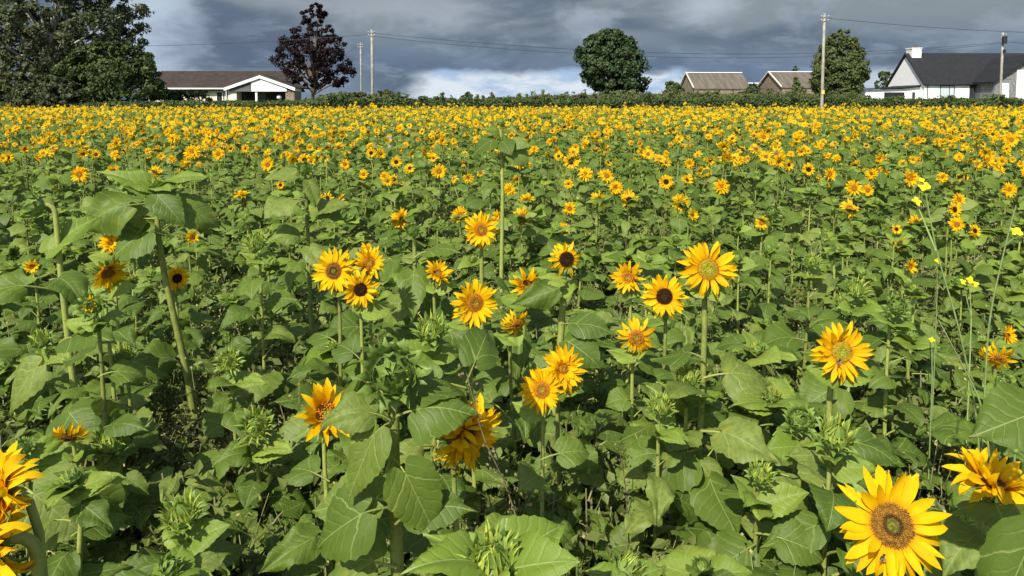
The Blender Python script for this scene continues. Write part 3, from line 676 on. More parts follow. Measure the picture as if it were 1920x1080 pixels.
for x, y in pts:
    g = gz(y); H = rr.uniform(.52, .80) if y < 6 else rr.uniform(.58, .94) + min(.10, (y - 6) * .01)
    isb = rr.random() < bloom_p(x, y)
    # keep the plants in front of a named head lower than that head
    if y < 8:
        for hpx, hpy, hr, hY, hx, hy, ph in HE:
            if hY <= y - .05: continue
            px, py = proj(x, y, g + H + .05)
            reach = .17 * F_PX / y
            if abs(px - hpx) < hr + reach and py < hpy + hr * 1.0:
                need = at(px, hpy + hr * 1.0, y).z - g - .04; H = min(H, need)
        if H < .30: continue
    if nfill + NHERO < 300:
        nfill += 1
        if isb:
            H += .08
            dsc = rr.choice(['orange', 'orange', 'dark', 'brown', 'green']); hs = [(rr.choice(['plain', 'plain', 'droop', 'cup', 'full']), dsc, rr.uniform(.12, .17), R(rr.gauss(0, 25)), R(rr.uniform(0, 30)), 0, 0, 0)]
            kind = '%s-disced blooming sunflower' % dsc
        else:
            bk = rr.choice(['spiky', 'bud', 'spiky', 'yellow' if rr.random() < .35 else 'bud'])
            hs = [(bk, None, rr.uniform(.06, .10), R(rr.uniform(-180, 180)), R(rr.uniform(35, 85)), 0, 0, 0)]
            kind = {'spiky': 'sunflower with pale half-open bud', 'bud': 'sunflower with closed green bud', 'yellow': 'sunflower whose bud shows yellow'}[bk]
        # describe it by its nearest named neighbour when no other plant claims that place
        lab = None; best = sorted(((h[4] - x) ** 2 + (h[5] - y) ** 2, n_) for n_, h in enumerate(HEROES) if h[6])[:14]
        for d2, n_ in best:
            h = HEROES[n_]; dx, dy = x - h[4], y - h[5]; dist = d2 ** .5
            a8 = int(round(math.degrees(math.atan2(dy, dx)) / 45)) % 8
            side = ('right of', 'behind and right of', 'behind', 'behind and left of', 'left of', 'left and in front of', 'in front of', 'right and in front of')[a8]
            how = 'just' if dist < .55 else ('a step' if dist < 1.0 else ('two steps' if dist < 1.7 else ('a few steps' if dist < 2.8 else ('well' if dist < 4.5 else None))))
            if how and (h[6], side, how) not in used:
                used[h[6], side, how] = 1; lab = '%s %s %s %s' % (kind, how, side, h[6]); break
        zx, zy = zone(x, y)
        if not lab: lab = '%s in the %s of the field, %s' % (kind, zy, zx if zx == 'middle' else zx + ' side')
        if len(lab.split()) > 16: lab = ' '.join(lab.split()[:16])
        big = rr.uniform(.12, .20)
        sunflower(lab, 'sunflower plants in the %s of the field' % zy, x, y, H, hs, auto_leaves(H, rr.randint(12, 16), .18, .97, big, big * .6, rr, rr.randint(4, 6)), rr.uniform(.006, .009), (rr.uniform(-.03, .03), rr.uniform(-.03, .03)), rr, near=y < 4)
    else:
        far.append((x, y, H + (rr.uniform(.1, .28) if rr.random() < .06 else 0), isb))

# ---- the mass of the field beyond
FP1 = [bloom(k, r_, 0) for k in ('plain', 'plain', 'cup', 'droop', 'full')]
def cheap_bloom(r, n=13):
    P = petal_ring(r, n, .12, .37, .19, 12, -15, .8, 2, 1); D = dome(.14, .05, 1, 8); return P, D, None
FP2 = [cheap_bloom(r_) for _ in range(5)]
FB1 = [bud(k, r_, 0) for k in ('bud', 'spiky', 'yellow', 'spiky')]
fm = [M_leaf, M_stem, M_young, M_petal_far, M_disc_brown, M_disc_dark, M_bract, M_budlight]
bag = {}
def addb(key, arr, m, r, moff): bag.setdefault(key, [arr, [], [], moff]); bag[key][1].append(np.array(m)); bag[key][2].append(r)
stems = []
unit3 = tube([(0, 0, 0), (0, 0, .5), (0, 0, 1)], [1, .8, .65], 3, 0, cap=False)
for x, y, H, isb in far:
    g = gz(y); near2 = y < 15
    if isb: H += .10
    n = rr.randint(12, 15) if near2 else 9
    a = rr.uniform(0, 6.28); big = rr.uniform(.11, .18) if near2 else rr.uniform(.14, .21)
    for i in range(n):
        a += 2.4 + rr.uniform(-.4, .4); f = .28 + .66 * i / (n - 1); L = big * (1 - .4 * max(0, f - .6)) * rr.uniform(.8, 1.2)
        k = rr.randrange(NLEAF); m = Matrix.Translation((x, y, g)) @ leafm(H * f, a, L, 0, 0, rr.uniform(-.4, .3), rr.uniform(-.4, .4))
        addb(('l', near2, k), (L1 if near2 else L2)[k], m, rr.random(), 0)
    for i in range(2 if near2 else 1):
        k = NLEAF + rr.randrange(4); addb(('y', near2, k), (L1 if near2 else L2)[k], Matrix.Translation((x, y, g)) @ leafm(H - .04, rr.uniform(0, 6.28), big * .6), rr.random(), 2)
    s = .009; lx, ly = rr.uniform(-.04, .04), rr.uniform(-.04, .04)
    sm = np.eye(4); sm[0, 0] = sm[1, 1] = s; sm[2, 2] = H; sm[0, 2] = lx; sm[1, 2] = ly; sm[:3, 3] = (x, y, g)
    addb('stem', unit3, sm, rr.random(), 1)
    if isb:
        nh = rr.choice([1, 1, 2, 2, 3]) if y > 10 else rr.choice([1, 2, 2])
        for q in range(nh):
            sz = (rr.uniform(.115, .165) if q == 0 else rr.uniform(.09, .13)) * (1 if near2 else .9)
            off = (0, 0, 0) if q == 0 else (rr.uniform(-.16, .16), rr.uniform(-.12, .12), rr.uniform(-.18, .04))
            m, dv = headmat(Vector((x + lx + off[0], y + ly + off[1] - .03, g + H + .03 + off[2])), R(rr.gauss(0, 38)), R(rr.gauss(14, 22)), sz, rr.uniform(0, 6.28))
            k = rr.randrange(5); P_, D_, K_ = (FP1 if near2 else FP2)[k]; rd = rr.random()
            addb(('p', near2, k), P_, m, rd, 3); addb(('d', near2, k, rr.random() < .22), D_, m, rd, 4)
            if K_ is not None: addb(('k', k), K_, m, rd, 6)
            if q: 
                s2 = tube(bez((x + lx * .6, y + ly * .6, g + H * .6), (x + off[0] * .7, y + off[1] * .7, g + H * .7), (x + lx + off[0], y + ly + off[1], g + H + off[2] - .05), (x + lx + off[0], y + ly + off[1], g + H + off[2]), 4), .006, 3, 1, cap=False); stems.append(s2)
    else:
        if near2 or rr.random() < .5:
            m, dv = headmat(Vector((x + lx, y + ly, g + H + .02)), R(rr.uniform(-180, 180)), R(rr.uniform(30, 85)), rr.uniform(.06, .10))
            k = rr.randrange(4); a_, b_ = FB1[k]; addb(('b', k), a_, m, rr.random(), 6); addb(('bb', k), b_, m, rr.random(), 3 if k == 2 else 7)
parts = []
for key, (arr, ms, rs, moff) in bag.items():
    if key[0] == 'd' and key[3]: moff = 5
    q = bake(arr, ms, rs, moff)
    if key[0] == 'y': q.M = np.where(q.M == 2, 2, 1)
    parts.append(q)
parts += stems
o = link('sunflower_field', mesh('sunflower_field', cat(parts), fm)); tag(o, 'mass of blooming sunflowers filling the field back to the hedge', 'sunflower field', 'sunflowers in the field', 'stuff')
print('sunflower things', NHERO, nfill, 'far', len(far), 'quads', sum(len(p.Q) for p in parts))

# ------------------------------------------------------------------ ground
def pbox(name, mats, boxes, parent=None, bev=0.0):
    """boxes: (x0, x1, y0, y1, z0, z1, slot)"""
    V, Q, M = [], [], []
    for x0, x1, y0, y1, z0, z1, m in boxes:
        b = len(V); V += [(x0, y0, z0), (x1, y0, z0), (x1, y1, z0), (x0, y1, z0), (x0, y0, z1), (x1, y0, z1), (x1, y1, z1), (x0, y1, z1)]
        Q += [(b, b + 1, b + 5, b + 4), (b + 1, b + 2, b + 6, b + 5), (b + 2, b + 3, b + 7, b + 6), (b + 3, b, b + 4, b + 7), (b + 4, b + 5, b + 6, b + 7), (b + 3, b + 2, b + 1, b)]; M += [m] * 6
    return link(name, mesh(name, Arr(V, Q, None, M), mats, False), parent)
def poly(name, verts, faces, mats, parent=None, mi=None):
    me = bpy.data.meshes.new(name); me.from_pydata(verts, [], faces)
    for m in mats: me.materials.append(m)
    if mi: me.polygons.foreach_set('material_index', mi)
    me.update(); return link(name, me, parent)
def prism(name, profile, axis, a0, a1, mat, parent=None):
    """profile polygon in (horizontal, z) extruded along axis 'x' or 'y' from a0 to a1"""
    n = len(profile); V = []
    for a in (a0, a1):
        for p, z in profile: V.append((a, p, z) if axis == 'x' else (p, a, z))
    F = [tuple(range(n)), tuple(range(2 * n - 1, n - 1, -1))] + [(i, (i + 1) % n + 0, (i + 1) % n + n, i + n) for i in range(n)]
    F = [F[0][::-1], F[1][::-1]] + F[2:]
    me_o = poly(name, V, F, [mat], parent)
    import bmesh
    bm = bmesh.new(); bm.from_mesh(me_o.data); bmesh.ops.recalc_face_normals(bm, faces=bm.faces); bm.to_mesh(me_o.data); bm.free()
    return me_o

m, t = newmat('field_soil'); co = t.n('ShaderNodeNewGeometry').outputs['Position']
n1_, n2_ = t.noise(co, 1.2, 5.0), t.noise(co, 35.0, 4.0)
col = t.mix(t.ss(n1_, .35, .65), (0.085, 0.070, 0.035), (0.055, 0.062, 0.022)); col = t.mix(t.ss(n2_, .5, .75, 0, .6), col, (0.10, 0.085, 0.045))
px_, py_, pz_ = t.sep(co)
col = t.mix(t.ss(py_, 46.0, 50.0), col, t.mix(t.ss(n1_, .3, .7), (0.05, 0.085, 0.022), (0.085, 0.11, 0.035)))
finish(t, col, .95, n2_, .6, .02, 0, None, .1); M_soil = m
ys = [-8, 0, 4, 10, 20, 30, 40, 54, 70, 120, 300, 900, 3000]
xs = [-3000, -600, -120, -40, -15, -5, 0, 5, 15, 40, 120, 600, 3000]
V = [(x, y, gz(y)) for y in ys for x in xs]
o = link('ground', mesh('ground', Arr(V, gridq(len(ys) - 1, len(xs) - 1)), [M_soil])); tag(o, kind='structure')

# ------------------------------------------------------------------ weeds under and between the sunflowers
M_weed = plain('weed_leaf', (0.095, 0.135, 0.026), (0.17, 0.195, 0.05), 3.0, .55, .1, .002, .25)
M_weed_pod = plain('weed_pod', (0.30, 0.27, 0.10), (0.42, 0.35, 0.15), 30.0, .7, .1, .002, .15)
M_weed_stem = plain('weed_stem', (0.15, 0.17, 0.06), (0.24, 0.22, 0.10), 10.0, .7, .1, .002)
M_drystalk = plain('dry_stalk', (0.09, 0.075, 0.035), (0.20, 0.17, 0.08), 30.0, .9, .3, .003)
def rquads(C0, size, nrm_bias, r, asp=.55):
    """leaf-sized rhombic quads at points C0"""
    n = len(C0); nn = r.normal(size=(n, 3)) + nrm_bias; nn /= np.linalg.norm(nn, axis=1)[:, None]
    a = r.normal(size=(n, 3)); a -= nn * (a * nn).sum(1)[:, None]; a /= np.linalg.norm(a, axis=1)[:, None]; b = np.cross(nn, a)
    s = np.broadcast_to(size, (n,))[:, None]
    V = np.stack([C0 - a * s, C0 + b * s * asp + nn * s * .12, C0 + a * s, C0 - b * s * asp + nn * s * .12], 1).reshape(-1, 3)
    Q = np.arange(4 * n).reshape(-1, 4); A = np.zeros((4 * n, 3)); A[:, 2] = np.repeat(r.uniform(0, 1, n), 4); return Arr(V, Q, A)
def weed_clump(r, H, spread, nst, nn_, leaf, pods):
    out = []; LC, LS, PC = [], [], []
    for k in range(nst):
        a = r.uniform(0, 6.28); e = r.uniform(.3, 1.0) * spread; h = H * r.uniform(.6, 1.1)
        p3 = np.array([math.cos(a) * e, math.sin(a) * e, h]); P = bez((0, 0, 0), (p3[0] * .2, p3[1] * .2, h * .4), (p3[0] * .6, p3[1] * .6, h * .8), p3, 5)
        out.append(tube(P, np.linspace(.0022, .001, 5), 3, 2, cap=False))
        for q in range(nn_):
            f = r.uniform(.1, 1); c = P[min(4, int(f * 4.99))] + r.normal(size=3) * [.022, .022, .015]
            if r.uniform() < pods * f: PC.append(c + [0, 0, .01])
            else: LC.append(c); LS.append(leaf * r.uniform(.6, 1.4))
    out.append(rquads(np.array(LC), np.array(LS), [0, -.3, 1.2], r))
    if PC: 
        q = rquads(np.array(PC), .0055, [0, 0, 0], r, .6); q.M[:] = 1; out.append(q)
    return cat(out)
def grass_clump(r, H, n):
    out = []
    for k in range(n):
        a = r.uniform(0, 6.28); e = r.uniform(.1, .5) * H; h = H * r.uniform(.6, 1.1); b = r.normal(size=2) * .03
        P = bez((b[0], b[1], 0), (b[0], b[1], h * .5), (b[0] + math.cos(a) * e * .4, b[1] + math.sin(a) * e * .4, h * .95), (b[0] + math.cos(a) * e, b[1] + math.sin(a) * e, h * r.uniform(.75, 1)), 5)
        w = np.array([-math.sin(a), math.cos(a), 0]) * .003; wd_ = np.array([.6, 1, .9, .6, .08])[:, None]
        V = np.stack([P - w * wd_, P + w * wd_], 1).reshape(-1, 3); A = np.zeros((10, 3)); A[:, 2] = r.uniform(0, 1)
        out.append(Arr(V, gridq(4, 1), A))
    return cat(out)
wr = np.random.default_rng(3)
WC = [weed_clump(wr, .30, .16, 8, 22, .012, .45) for _ in range(4)] + [weed_clump(wr, .22, .14, 7, 26, .017, .1) for _ in range(3)] + [weed_clump(wr, .40, .12, 6, 22, .010, .6) for _ in range(2)] + [weed_clump(wr, .34, .2, 7, 22, .018, .02) for _ in range(3)]
GC = [grass_clump(wr, .35, 16) for _ in range(4)]
def scatter(protos, n, y0, y1, rmin, rmax, r, dens=None):
    y = np.sqrt(r.uniform(y0 ** 2, y1 ** 2, n)); x = r.uniform(-1, 1, n) * (y * .72 + .3); sel = r.integers(0, len(protos), n); out = []
    for k, p in enumerate(protos):
        i = np.where(sel == k)[0]
        if not len(i): continue
        th = r.uniform(0, 6.28, len(i)); s = r.uniform(rmin, rmax, len(i)); m = np.zeros((len(i), 4, 4))
        m[:, 0, 0] = np.cos(th) * s; m[:, 0, 1] = -np.sin(th) * s; m[:, 1, 0] = np.sin(th) * s; m[:, 1, 1] = np.cos(th) * s; m[:, 2, 2] = s; m[:, 3, 3] = 1
        m[:, 0, 3] = x[i]; m[:, 1, 3] = y[i]; m[:, 2, 3] = gza(y[i]); rn = r.uniform(0, 1, len(i))
        q = bake(p, m, rn); q.A[:, 2] = (q.A[:, 2] + np.tile(p.A[:, 2], len(i))) % 1; out.append(q)
    return cat(out)
def gapfill(protos, per, r):
    out = []
    for gx, gy, gr in gp:
        n = int(per * (gr / .3) ** 2)
        for k in range(n):
            a_ = r.uniform(0, 6.28); q = math.sqrt(r.uniform()) * gr * 1.15; p = protos[r.integers(0, len(protos))]
            m_ = Matrix.Translation((gx + math.cos(a_) * q, gy + math.sin(a_) * q, gz(gy))) @ Matrix.Rotation(r.uniform(0, 6.28), 4, 'Z') @ Matrix.Scale(r.uniform(.6, 1.1), 4)
            w_ = xf(p, m_); w_.A = w_.A.copy(); w_.A[:, 2] = (w_.A[:, 2] + r.uniform()) % 1; out.append(w_)
    return cat(out)
WD = [weed_clump(wr, .26, .20, 11, 34, .007, 1.4) for _ in range(3)]
def low_plant(r):
    out = []; n = 9; H = r.uniform(.30, .42); a = r.uniform(0, 6.28)
    out.append(tube([(0, 0, 0), (0, 0, H * .5), (r.normal() * .02, 0, H)], [.004, .003, .002], 3, 2, cap=False))
    for i in range(n):
        a += 2.4; k = r.integers(0, NLEAF); q = xf(L1[k], leafm(H * (.3 + .7 * i / n), a, r.uniform(.06, .11), 0, 0, r.uniform(-.3, .3), r.uniform(-.3, .3)))
        q.M = np.where(q.M == 0, 3, 2); out.append(q)
    return cat(out)
LOWP = [low_plant(wr) for _ in range(6)]
def notgap(p, n, y0, y1, rmin, rmax, r):
    y = np.sqrt(r.uniform(y0 ** 2, y1 ** 2, n)); x = r.uniform(-1, 1, n) * (y * .72 + .3); k_ = np.ones(n, bool)
    for gx, gy, gr in gp: k_ &= (x - gx) ** 2 + (y - gy) ** 2 > gr * gr
    x, y = x[k_], y[k_]; k_ = np.array([not on_stalk(a, b, .35, .25) for a, b in zip(x, y)]); x, y = x[k_], y[k_]; out = []; sel = r.integers(0, len(p), len(x))
    for k in range(len(p)):
        ms = [np.array(Matrix.Translation((x[i], y[i], gz(y[i]))) @ Matrix.Rotation(r.uniform(-.6, .6), 4, 'Z') @ Matrix.Scale(r.uniform(rmin, rmax), 4)) for i in np.where(sel == k)[0]]
        out.append(bake(p[k], ms, r.uniform(0, 1, len(ms))))
    return cat(out)
W = cat([notgap(LOWP, 1500, 1.3, 7.5, .8, 1.4, wr), gapfill(WD + WC[:2], 60, wr), scatter(WC, 2200, 1.2, 5.0, .8, 1.35, wr), scatter(WC, 1100, 5.0, 10.0, 1.2, 1.8, wr)])
o = link('weeds', mesh('weeds', W, [M_weed, M_weed_pod, M_weed_stem, M_leaf], False)); tag(o, 'tangle of low leafy and seeding weeds between the sunflower stems', 'weeds', None, 'stuff')
W = cat([scatter(GC, 420, 1.3, 6.0, .7, 1.4, wr), scatter(GC, 400, 6.0, 14.0, 1.2, 2.0, wr)])
M_grass = plain('grass_blade', (0.10, 0.15, 0.03), (0.19, 0.22, 0.07), 2.0, .5, .1, .002, .25)
o = link('grass', mesh('grass', W, [M_grass], False)); tag(o, 'thin grass blades growing among the sunflowers', 'grass', None, 'stuff')

# ------------------------------------------------------------------ yellow wildflowers, thistle, dry stalk, bees, stake
M_yel = plain('wildflower_petal', (0.80, 0.66, 0.01), (0.88, 0.74, 0.02), 30, .5, .2, .002, .3)
M_thin = plain('wildflower_stalk', (0.17, 0.25, 0.08), (0.26, 0.33, 0.12), 30, .6, .2, .002)
def wildflower(label, stalks, flowers, rad=.0026):
    """stalks: lists of (px, py, Y) control points; flowers: (px, py, Y, size)"""
    P0 = at(*stalks[0][0]); base = Vector((P0.x, P0.y, gz(P0.y)))
    root = empty('yellow_wildflower', base, label, 'wildflower', 'yellow wildflowers among the sunflowers')
    for i, st in enumerate(stalks):
        pts_ = [np.array(at(*p) - base) for p in st]
        if i == 0: pts_ = [np.array((0, 0, -.02))] + pts_
        P = np.array(pts_); tt = np.linspace(0, len(P) - 1, len(P) * 5)
        Ps = np.stack([np.interp(tt, range(len(P)), P[:, c]) for c in range(3)], 1)
        for _ in range(3): Ps[1:-1] = (Ps[:-2] + Ps[1:-1] * 2 + Ps[2:]) / 4
        link('stalk', mesh('stalk', tube(Ps, np.linspace(rad, rad * .5, len(Ps)), 5), [M_thin]), root)
    for px, py, Y, s in flowers:
        m_, d_ = headmat(at(px, py, Y) - base, R(random.uniform(-30, 30)), R(45), s, random.uniform(0, 6))
        fl = cat([petal_ring(np.random.default_rng(int(px)), 4, .04, .44, .42, 18, -15, .4, 4, 3), dome(.09, .05, 2, 8)])
        link('flower', mesh('flower', fl, [M_yel]), root, m_)
wildflower('thin-stalked plant with bright yellow four-petalled flowers, right, leaning left over the field', [[(1842, 830, 1.55), (1800, 620, 1.5), (1755, 470, 1.5), (1736, 365, 1.5)], [(1755, 470, 1.5), (1722, 390, 1.52)], [(1868, 980, 1.5), (1845, 760, 1.5), (1760, 600, 1.5)]],
           [(1734, 350, 1.5, .028), (1719, 378, 1.52, .024), (1728, 338, 1.5, .014)])
wildflower('upright thin plant with one yellow flower near the right edge', [[(1850, 640, 1.55), (1862, 560, 1.55), (1885, 460, 1.55), (1905, 385, 1.55)], [(1885, 460, 1.55), (1903, 445, 1.53)]], [(1905, 436, 1.53, .028)])
wildflower('low yellow wildflower between buds at the right', [[(1822, 600, 2.3), (1818, 540, 2.3)], [(1822, 600, 2.3), (1808, 540, 2.3)]], [(1818, 526, 2.3, .034), (1806, 530, 2.32, .026), (1828, 533, 2.3, .026)])
wildflower('single small yellow wildflower left of the low group at right', [[(1757, 560, 2.6), (1757, 500, 2.6)]], [(1758, 490, 2.6, .032)])
wildflower('tiny yellow wildflower below the small star-bracted bud', [[(1748, 720, 2.3), (1747, 650, 2.3)]], [(1747, 637, 2.3, .022)])

def seed_stalk(label, pts_px, Y, name='dry_weed_stalk'):
    P = [at(px, py, Y + dy) for px, py, dy in pts_px]; base = Vector((P[0].x, P[0].y, gz(P[0].y)))
    root = empty(name, base, label, 'dry stalk', 'dry seeded weed stalks')
    A_ = np.array([(0, 0, 0)] + [tuple(p - base) for p in P]); tt = np.linspace(0, len(A_) - 1, 24)
    Ps = np.stack([np.interp(tt, range(len(A_)), A_[:, c]) for c in range(3)], 1)
    for _ in range(3): Ps[1:-1] = (Ps[:-2] + Ps[1:-1] * 2 + Ps[2:]) / 4
    link('stalk', mesh('stalk', tube(Ps, np.linspace(.0024, .0012, 24), 5), [M_drystalk]), root)
    c = Ps[np.random.default_rng(1).integers(6, 24, 80)] + wr.normal(size=(80, 3)) * [.009, .009, .009]
    link('seed_head', mesh('seed_head', rquads(c, .0042, [0, 0, 0], wr, .8), [M_drystalk], False), root)
seed_stalk('dark dry seeded weed stalk crossing in front of the profile sunflower', [(985, 1020, 0), (945, 900, 0), (905, 820, 0), (875, 700, .02)], 1.5)
seed_stalk('brown dry weed stalk right of the compact yellow sunflower', [(1180, 1010, 0), (1172, 900, 0), (1160, 835, 0)], 1.9)

M_thistle = plain('thistle_purple', (0.35, 0.16, 0.42), (0.50, 0.28, 0.55), 30, .7, .1, .002, .2)
P = at(1904, 838, 1.75); base = Vector((P.x, P.y, 0)); root = empty('thistle', base, 'small purple thistle flower at the right edge above the wide orange sunflower', 'thistle')
link('stalk', mesh('stalk', tube(bez((0, 0, 0), (.01, 0, .3), (0, .02, .5), (0, 0, P.z - .01), 8), .003, 5), [M_thin]), root)
ho = link('bract_ball', mesh('bract_ball', ball(.008, 8, 6, 0, 1.1), [M_bract]), root, Matrix.Translation((0, 0, P.z - .008)))
link('purple_florets', mesh('purple_florets', petal_ring(wr, 30, .15, 1.0, .12, 65, -20, 1.2, 3, 1), [M_thistle]), root, Matrix.Translation((0, 0, P.z)) @ Matrix.Scale(.013, 4))

M_bee = plain('bee_body', (0.012, 0.008, 0.005), (0.05, 0.03, 0.01), 400, .7, .1, .001)
m, t = newmat('bee_wing'); finish(t, (0.35, 0.32, 0.28), .25, None, .1, .01, .5); M_wing = m
def bee(px, py, Y, label, s=.007):
    root = empty('bee', at(px, py, Y), label, 'bee', 'bees on the sunflower discs')
    body = cat([xf(ball(1, 10, 8, 0, 1), Matrix.Diagonal((s * .55, s * .5, s, 1))), xf(ball(1, 8, 6, 0, 1), Matrix.Translation((0, 0, s * 1.2)) @ Matrix.Diagonal((s * .4, s * .38, s * .4, 1)))])
    link('body', mesh('body', body, [M_bee]), root, Matrix.Rotation(.5, 4, 'Y'))
    for sg in (-1, 1):
        link('wing', mesh('wing', Arr([(0, -s * .5, s * .5), (sg * s * .9, -s * .7, s * .2), (sg * s * 1.1, -s * .7, -s * .9), (sg * s * .2, -s * .55, -s * .3)], [(0, 1, 2, 3)]), [M_wing]), root)
bee(1572, 680, 1.915, 'dark bee on the disc of the yellow sunflower right of the middle')
bee(1654, 1047, 1.185, 'dark bee at the lower rim of the large bottom right sunflower disc', .0055)
M_wood = plain('weathered_wood', (0.30, 0.25, 0.18), (0.42, 0.37, 0.29), 12, .85, .4, .01)
P = at(731, 258, 14.0); b = gz(14)
root = empty('wooden_stake', (P.x, 14, b), 'short weathered wooden stake standing among the sunflowers in mid field', 'stake')
pbox('post', [M_wood], [(-.035, .035, -.035, .035, 0, P.z - b, 0)], root); pbox('top_cap', [M_wood], [(-.045, .045, -.045, .045, P.z - b + .002, P.z - b + .03, 0)], root)

# ------------------------------------------------------------------ trees
M_bark = plain('bark_brown', (0.075, 0.055, 0.04), (0.14, 0.11, 0.08), 6, .9, .5, .03)
M_birch = plain('bark_pale', (0.30, 0.28, 0.25), (0.45, 0.42, 0.38), 4, .85, .4, .03)
M_t_dark = plain('foliage_dark', (0.028, 0.052, 0.017), (0.052, 0.085, 0.026), .8, .55, .1, .01, .18)
M_t_olive = plain('foliage_olive', (0.048, 0.064, 0.024), (0.095, 0.110, 0.044), .8, .55, .1, .01, .2)
M_t_bush = plain('foliage_bush', (0.036, 0.062, 0.014), (0.072, 0.105, 0.024), .8, .55, .1, .01, .2)
M_t_copper = plain('foliage_copper', (0.013, 0.008, 0.010), (0.026, 0.014, 0.017), .8, .7, .1, .01, .10, spec=.12)
M_t_green = plain('foliage_green', (0.058, 0.088, 0.026), (0.11, 0.135, 0.04), .8, .55, .1, .01, .2)
M_hedge = plain('foliage_hedge', (0.036, 0.062, 0.016), (0.085, 0.118, 0.032), .8, .6, .1, .01, .15)
M_rough = plain('foliage_rough', (0.075, 0.095, 0.028), (0.13, 0.14, 0.05), .5, .7, .1, .01, .2)
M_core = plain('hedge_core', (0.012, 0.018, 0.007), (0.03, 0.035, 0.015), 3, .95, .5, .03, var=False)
def crown_tree(name, label, cat_, Y, prof, bark, fol, n_cl=160, n_lf=70, leaf=.14, cl_r=.55, seed=1, trunk_r=.2, trunk_px=None, limbs=14, depth=.85, group=None, base_lift=0.0, fill=.35):
    """prof: list of (py, left px, right px) from top to bottom of the crown at distance Y"""
    r = np.random.default_rng(seed)
    pr = [(at(0, py, Y).z, at(l, py, Y).x, at(rt, py, Y).x) for py, l, rt in prof][::-1]
    zs = np.array([p[0] for p in pr]); ls = np.array([p[1] for p in pr]); rs = np.array([p[2] for p in pr])
    g = gz(Y); tx = at(trunk_px, 180, Y).x if trunk_px else (ls[0] + rs[0]) / 2
    root = empty(name, (tx, Y, g), label, cat_, group)
    n_cl = int(n_cl * 1.7); n_lf = int(n_lf * .68); cl_r *= .8
    zc = r.uniform(zs[0], zs[-1], n_cl * 4); w = (np.interp(zc, zs, rs) - np.interp(zc, zs, ls)); keep = r.uniform(0, w.max(), len(zc)) < w
    zc = zc[keep][:n_cl]; cl_v = r.uniform(.55, 1.5, n_cl); l, rt = np.interp(zc, zs, ls), np.interp(zc, zs, rs); c = (l + rt) / 2; hw = (rt - l) / 2
    th = r.uniform(0, 2 * math.pi, len(zc)); q = np.where(r.uniform(size=len(zc)) < fill, np.sqrt(r.uniform(0, .8, len(zc))), r.uniform(.78, 1.14, len(zc)))
    hw2 = np.maximum(hw - cl_r * .6, hw * .4)
    X = c + np.cos(th) * q * hw2; Yc = Y + np.sin(th) * q * hw2 * depth
    Z = np.clip(zc, zs[0], zs[-1] - cl_r * .4); CC = np.stack([X, Yc, Z], 1)
    crad = cl_r * cl_v[:len(zc)] * np.clip(hw / hw.max(), .45, 1)
    k = np.repeat(np.arange(len(zc)), n_lf); off = r.normal(size=(len(k), 3)); off /= np.linalg.norm(off, axis=1)[:, None]
    off *= (r.uniform(0, 1, len(k)) ** .45)[:, None] * crad[k][:, None]; off[:, 2] *= .75
    P = CC[k] + off
    out = (P - np.array([tx, Y, (zs[0] + zs[-1]) / 2])); out /= np.linalg.norm(out, axis=1)[:, None]
    a = rquads(P - np.array([tx, Y, g]), leaf * r.uniform(.6, 1.4, len(k)), out * 1.0 + off / crad[k][:, None] * .9 + [0, 0, .5], r, .62)
    a.A[:, 2] = np.clip(a.A[:, 2] * .5 + np.repeat(r.uniform(0, .5, len(zc)), n_lf * 4), 0, .999)
    link('crown', mesh('crown', a, [fol], False), root)
    tb = []; H = zs[-1] - g; hb = max(zs[0] - g, .1)
    top = np.array([(ls[-1] + rs[-1]) / 2 - tx, 0, H * .9])
    tb.append(tube(bez((0, 0, -.2), (r.normal() * .1, 0, H * .3), (top[0] * .5, 0, H * .6), top, 10), np.linspace(trunk_r, trunk_r * .15, 10), 8, cap=False))
    idx = r.choice(len(CC), min(limbs, len(CC)), replace=False)
    for i in idx:
        e = CC[i] - [tx, Y, g]; s0 = max(hb * .8, min(e[2] * .55, H * .6)); p0 = np.array([top[0] * s0 / H * .5, 0, s0])
        tb.append(tube(bez(p0, p0 + (e - p0) * .35 + [0, 0, .1], p0 + (e - p0) * .7 + [0, 0, .3], e, 7), np.linspace(trunk_r * .42, trunk_r * .08, 7), 6, cap=False))
    link('trunk', mesh('trunk', cat(tb), [bark]), root)
    return root
crown_tree('birch_tree', 'tall pale-limbed tree at the far left rising out of the top of the picture', 'tree', 55, [(-60, 30, 190), (-20, -30, 235), (20, -60, 256), (60, -70, 262), (90, -70, 250), (130, -60, 225), (165, -50, 180), (188, -30, 150)], M_birch, M_t_olive, 420, 100, .13, .62, 2, .30, 90, 40, .7, 'trees beyond the hedge', fill=.4)
crown_tree('round_bush', 'big rounded dark green bush right of the pale-limbed tree', 'bush', 50.5, [(78, 190, 250), (95, 140, 272), (130, 112, 290), (165, 108, 300), (192, 112, 298)], M_bark, M_t_bush, 190, 120, .11, .48, 3, .15, 200, 6, .6, 'bushes along the hedge')
crown_tree('grey_shrub', 'low grey-green shrub in front of the pale-limbed tree', 'bush', 48.6, [(138, 60, 95), (155, 35, 140), (180, 18, 160), (200, 10, 170)], M_bark, M_t_olive, 110, 110, .09, .38, 4, .1, 85, 5, .5, 'bushes along the hedge')
crown_tree('light_bush', 'light green bush at the far left edge under the tall tree', 'bush', 49.5, [(150, -30, 25), (175, -50, 42), (200, -50, 48)], M_bark, M_rough, 70, 100, .09, .35, 5, .1, 0, 4, .5, 'bushes along the hedge')
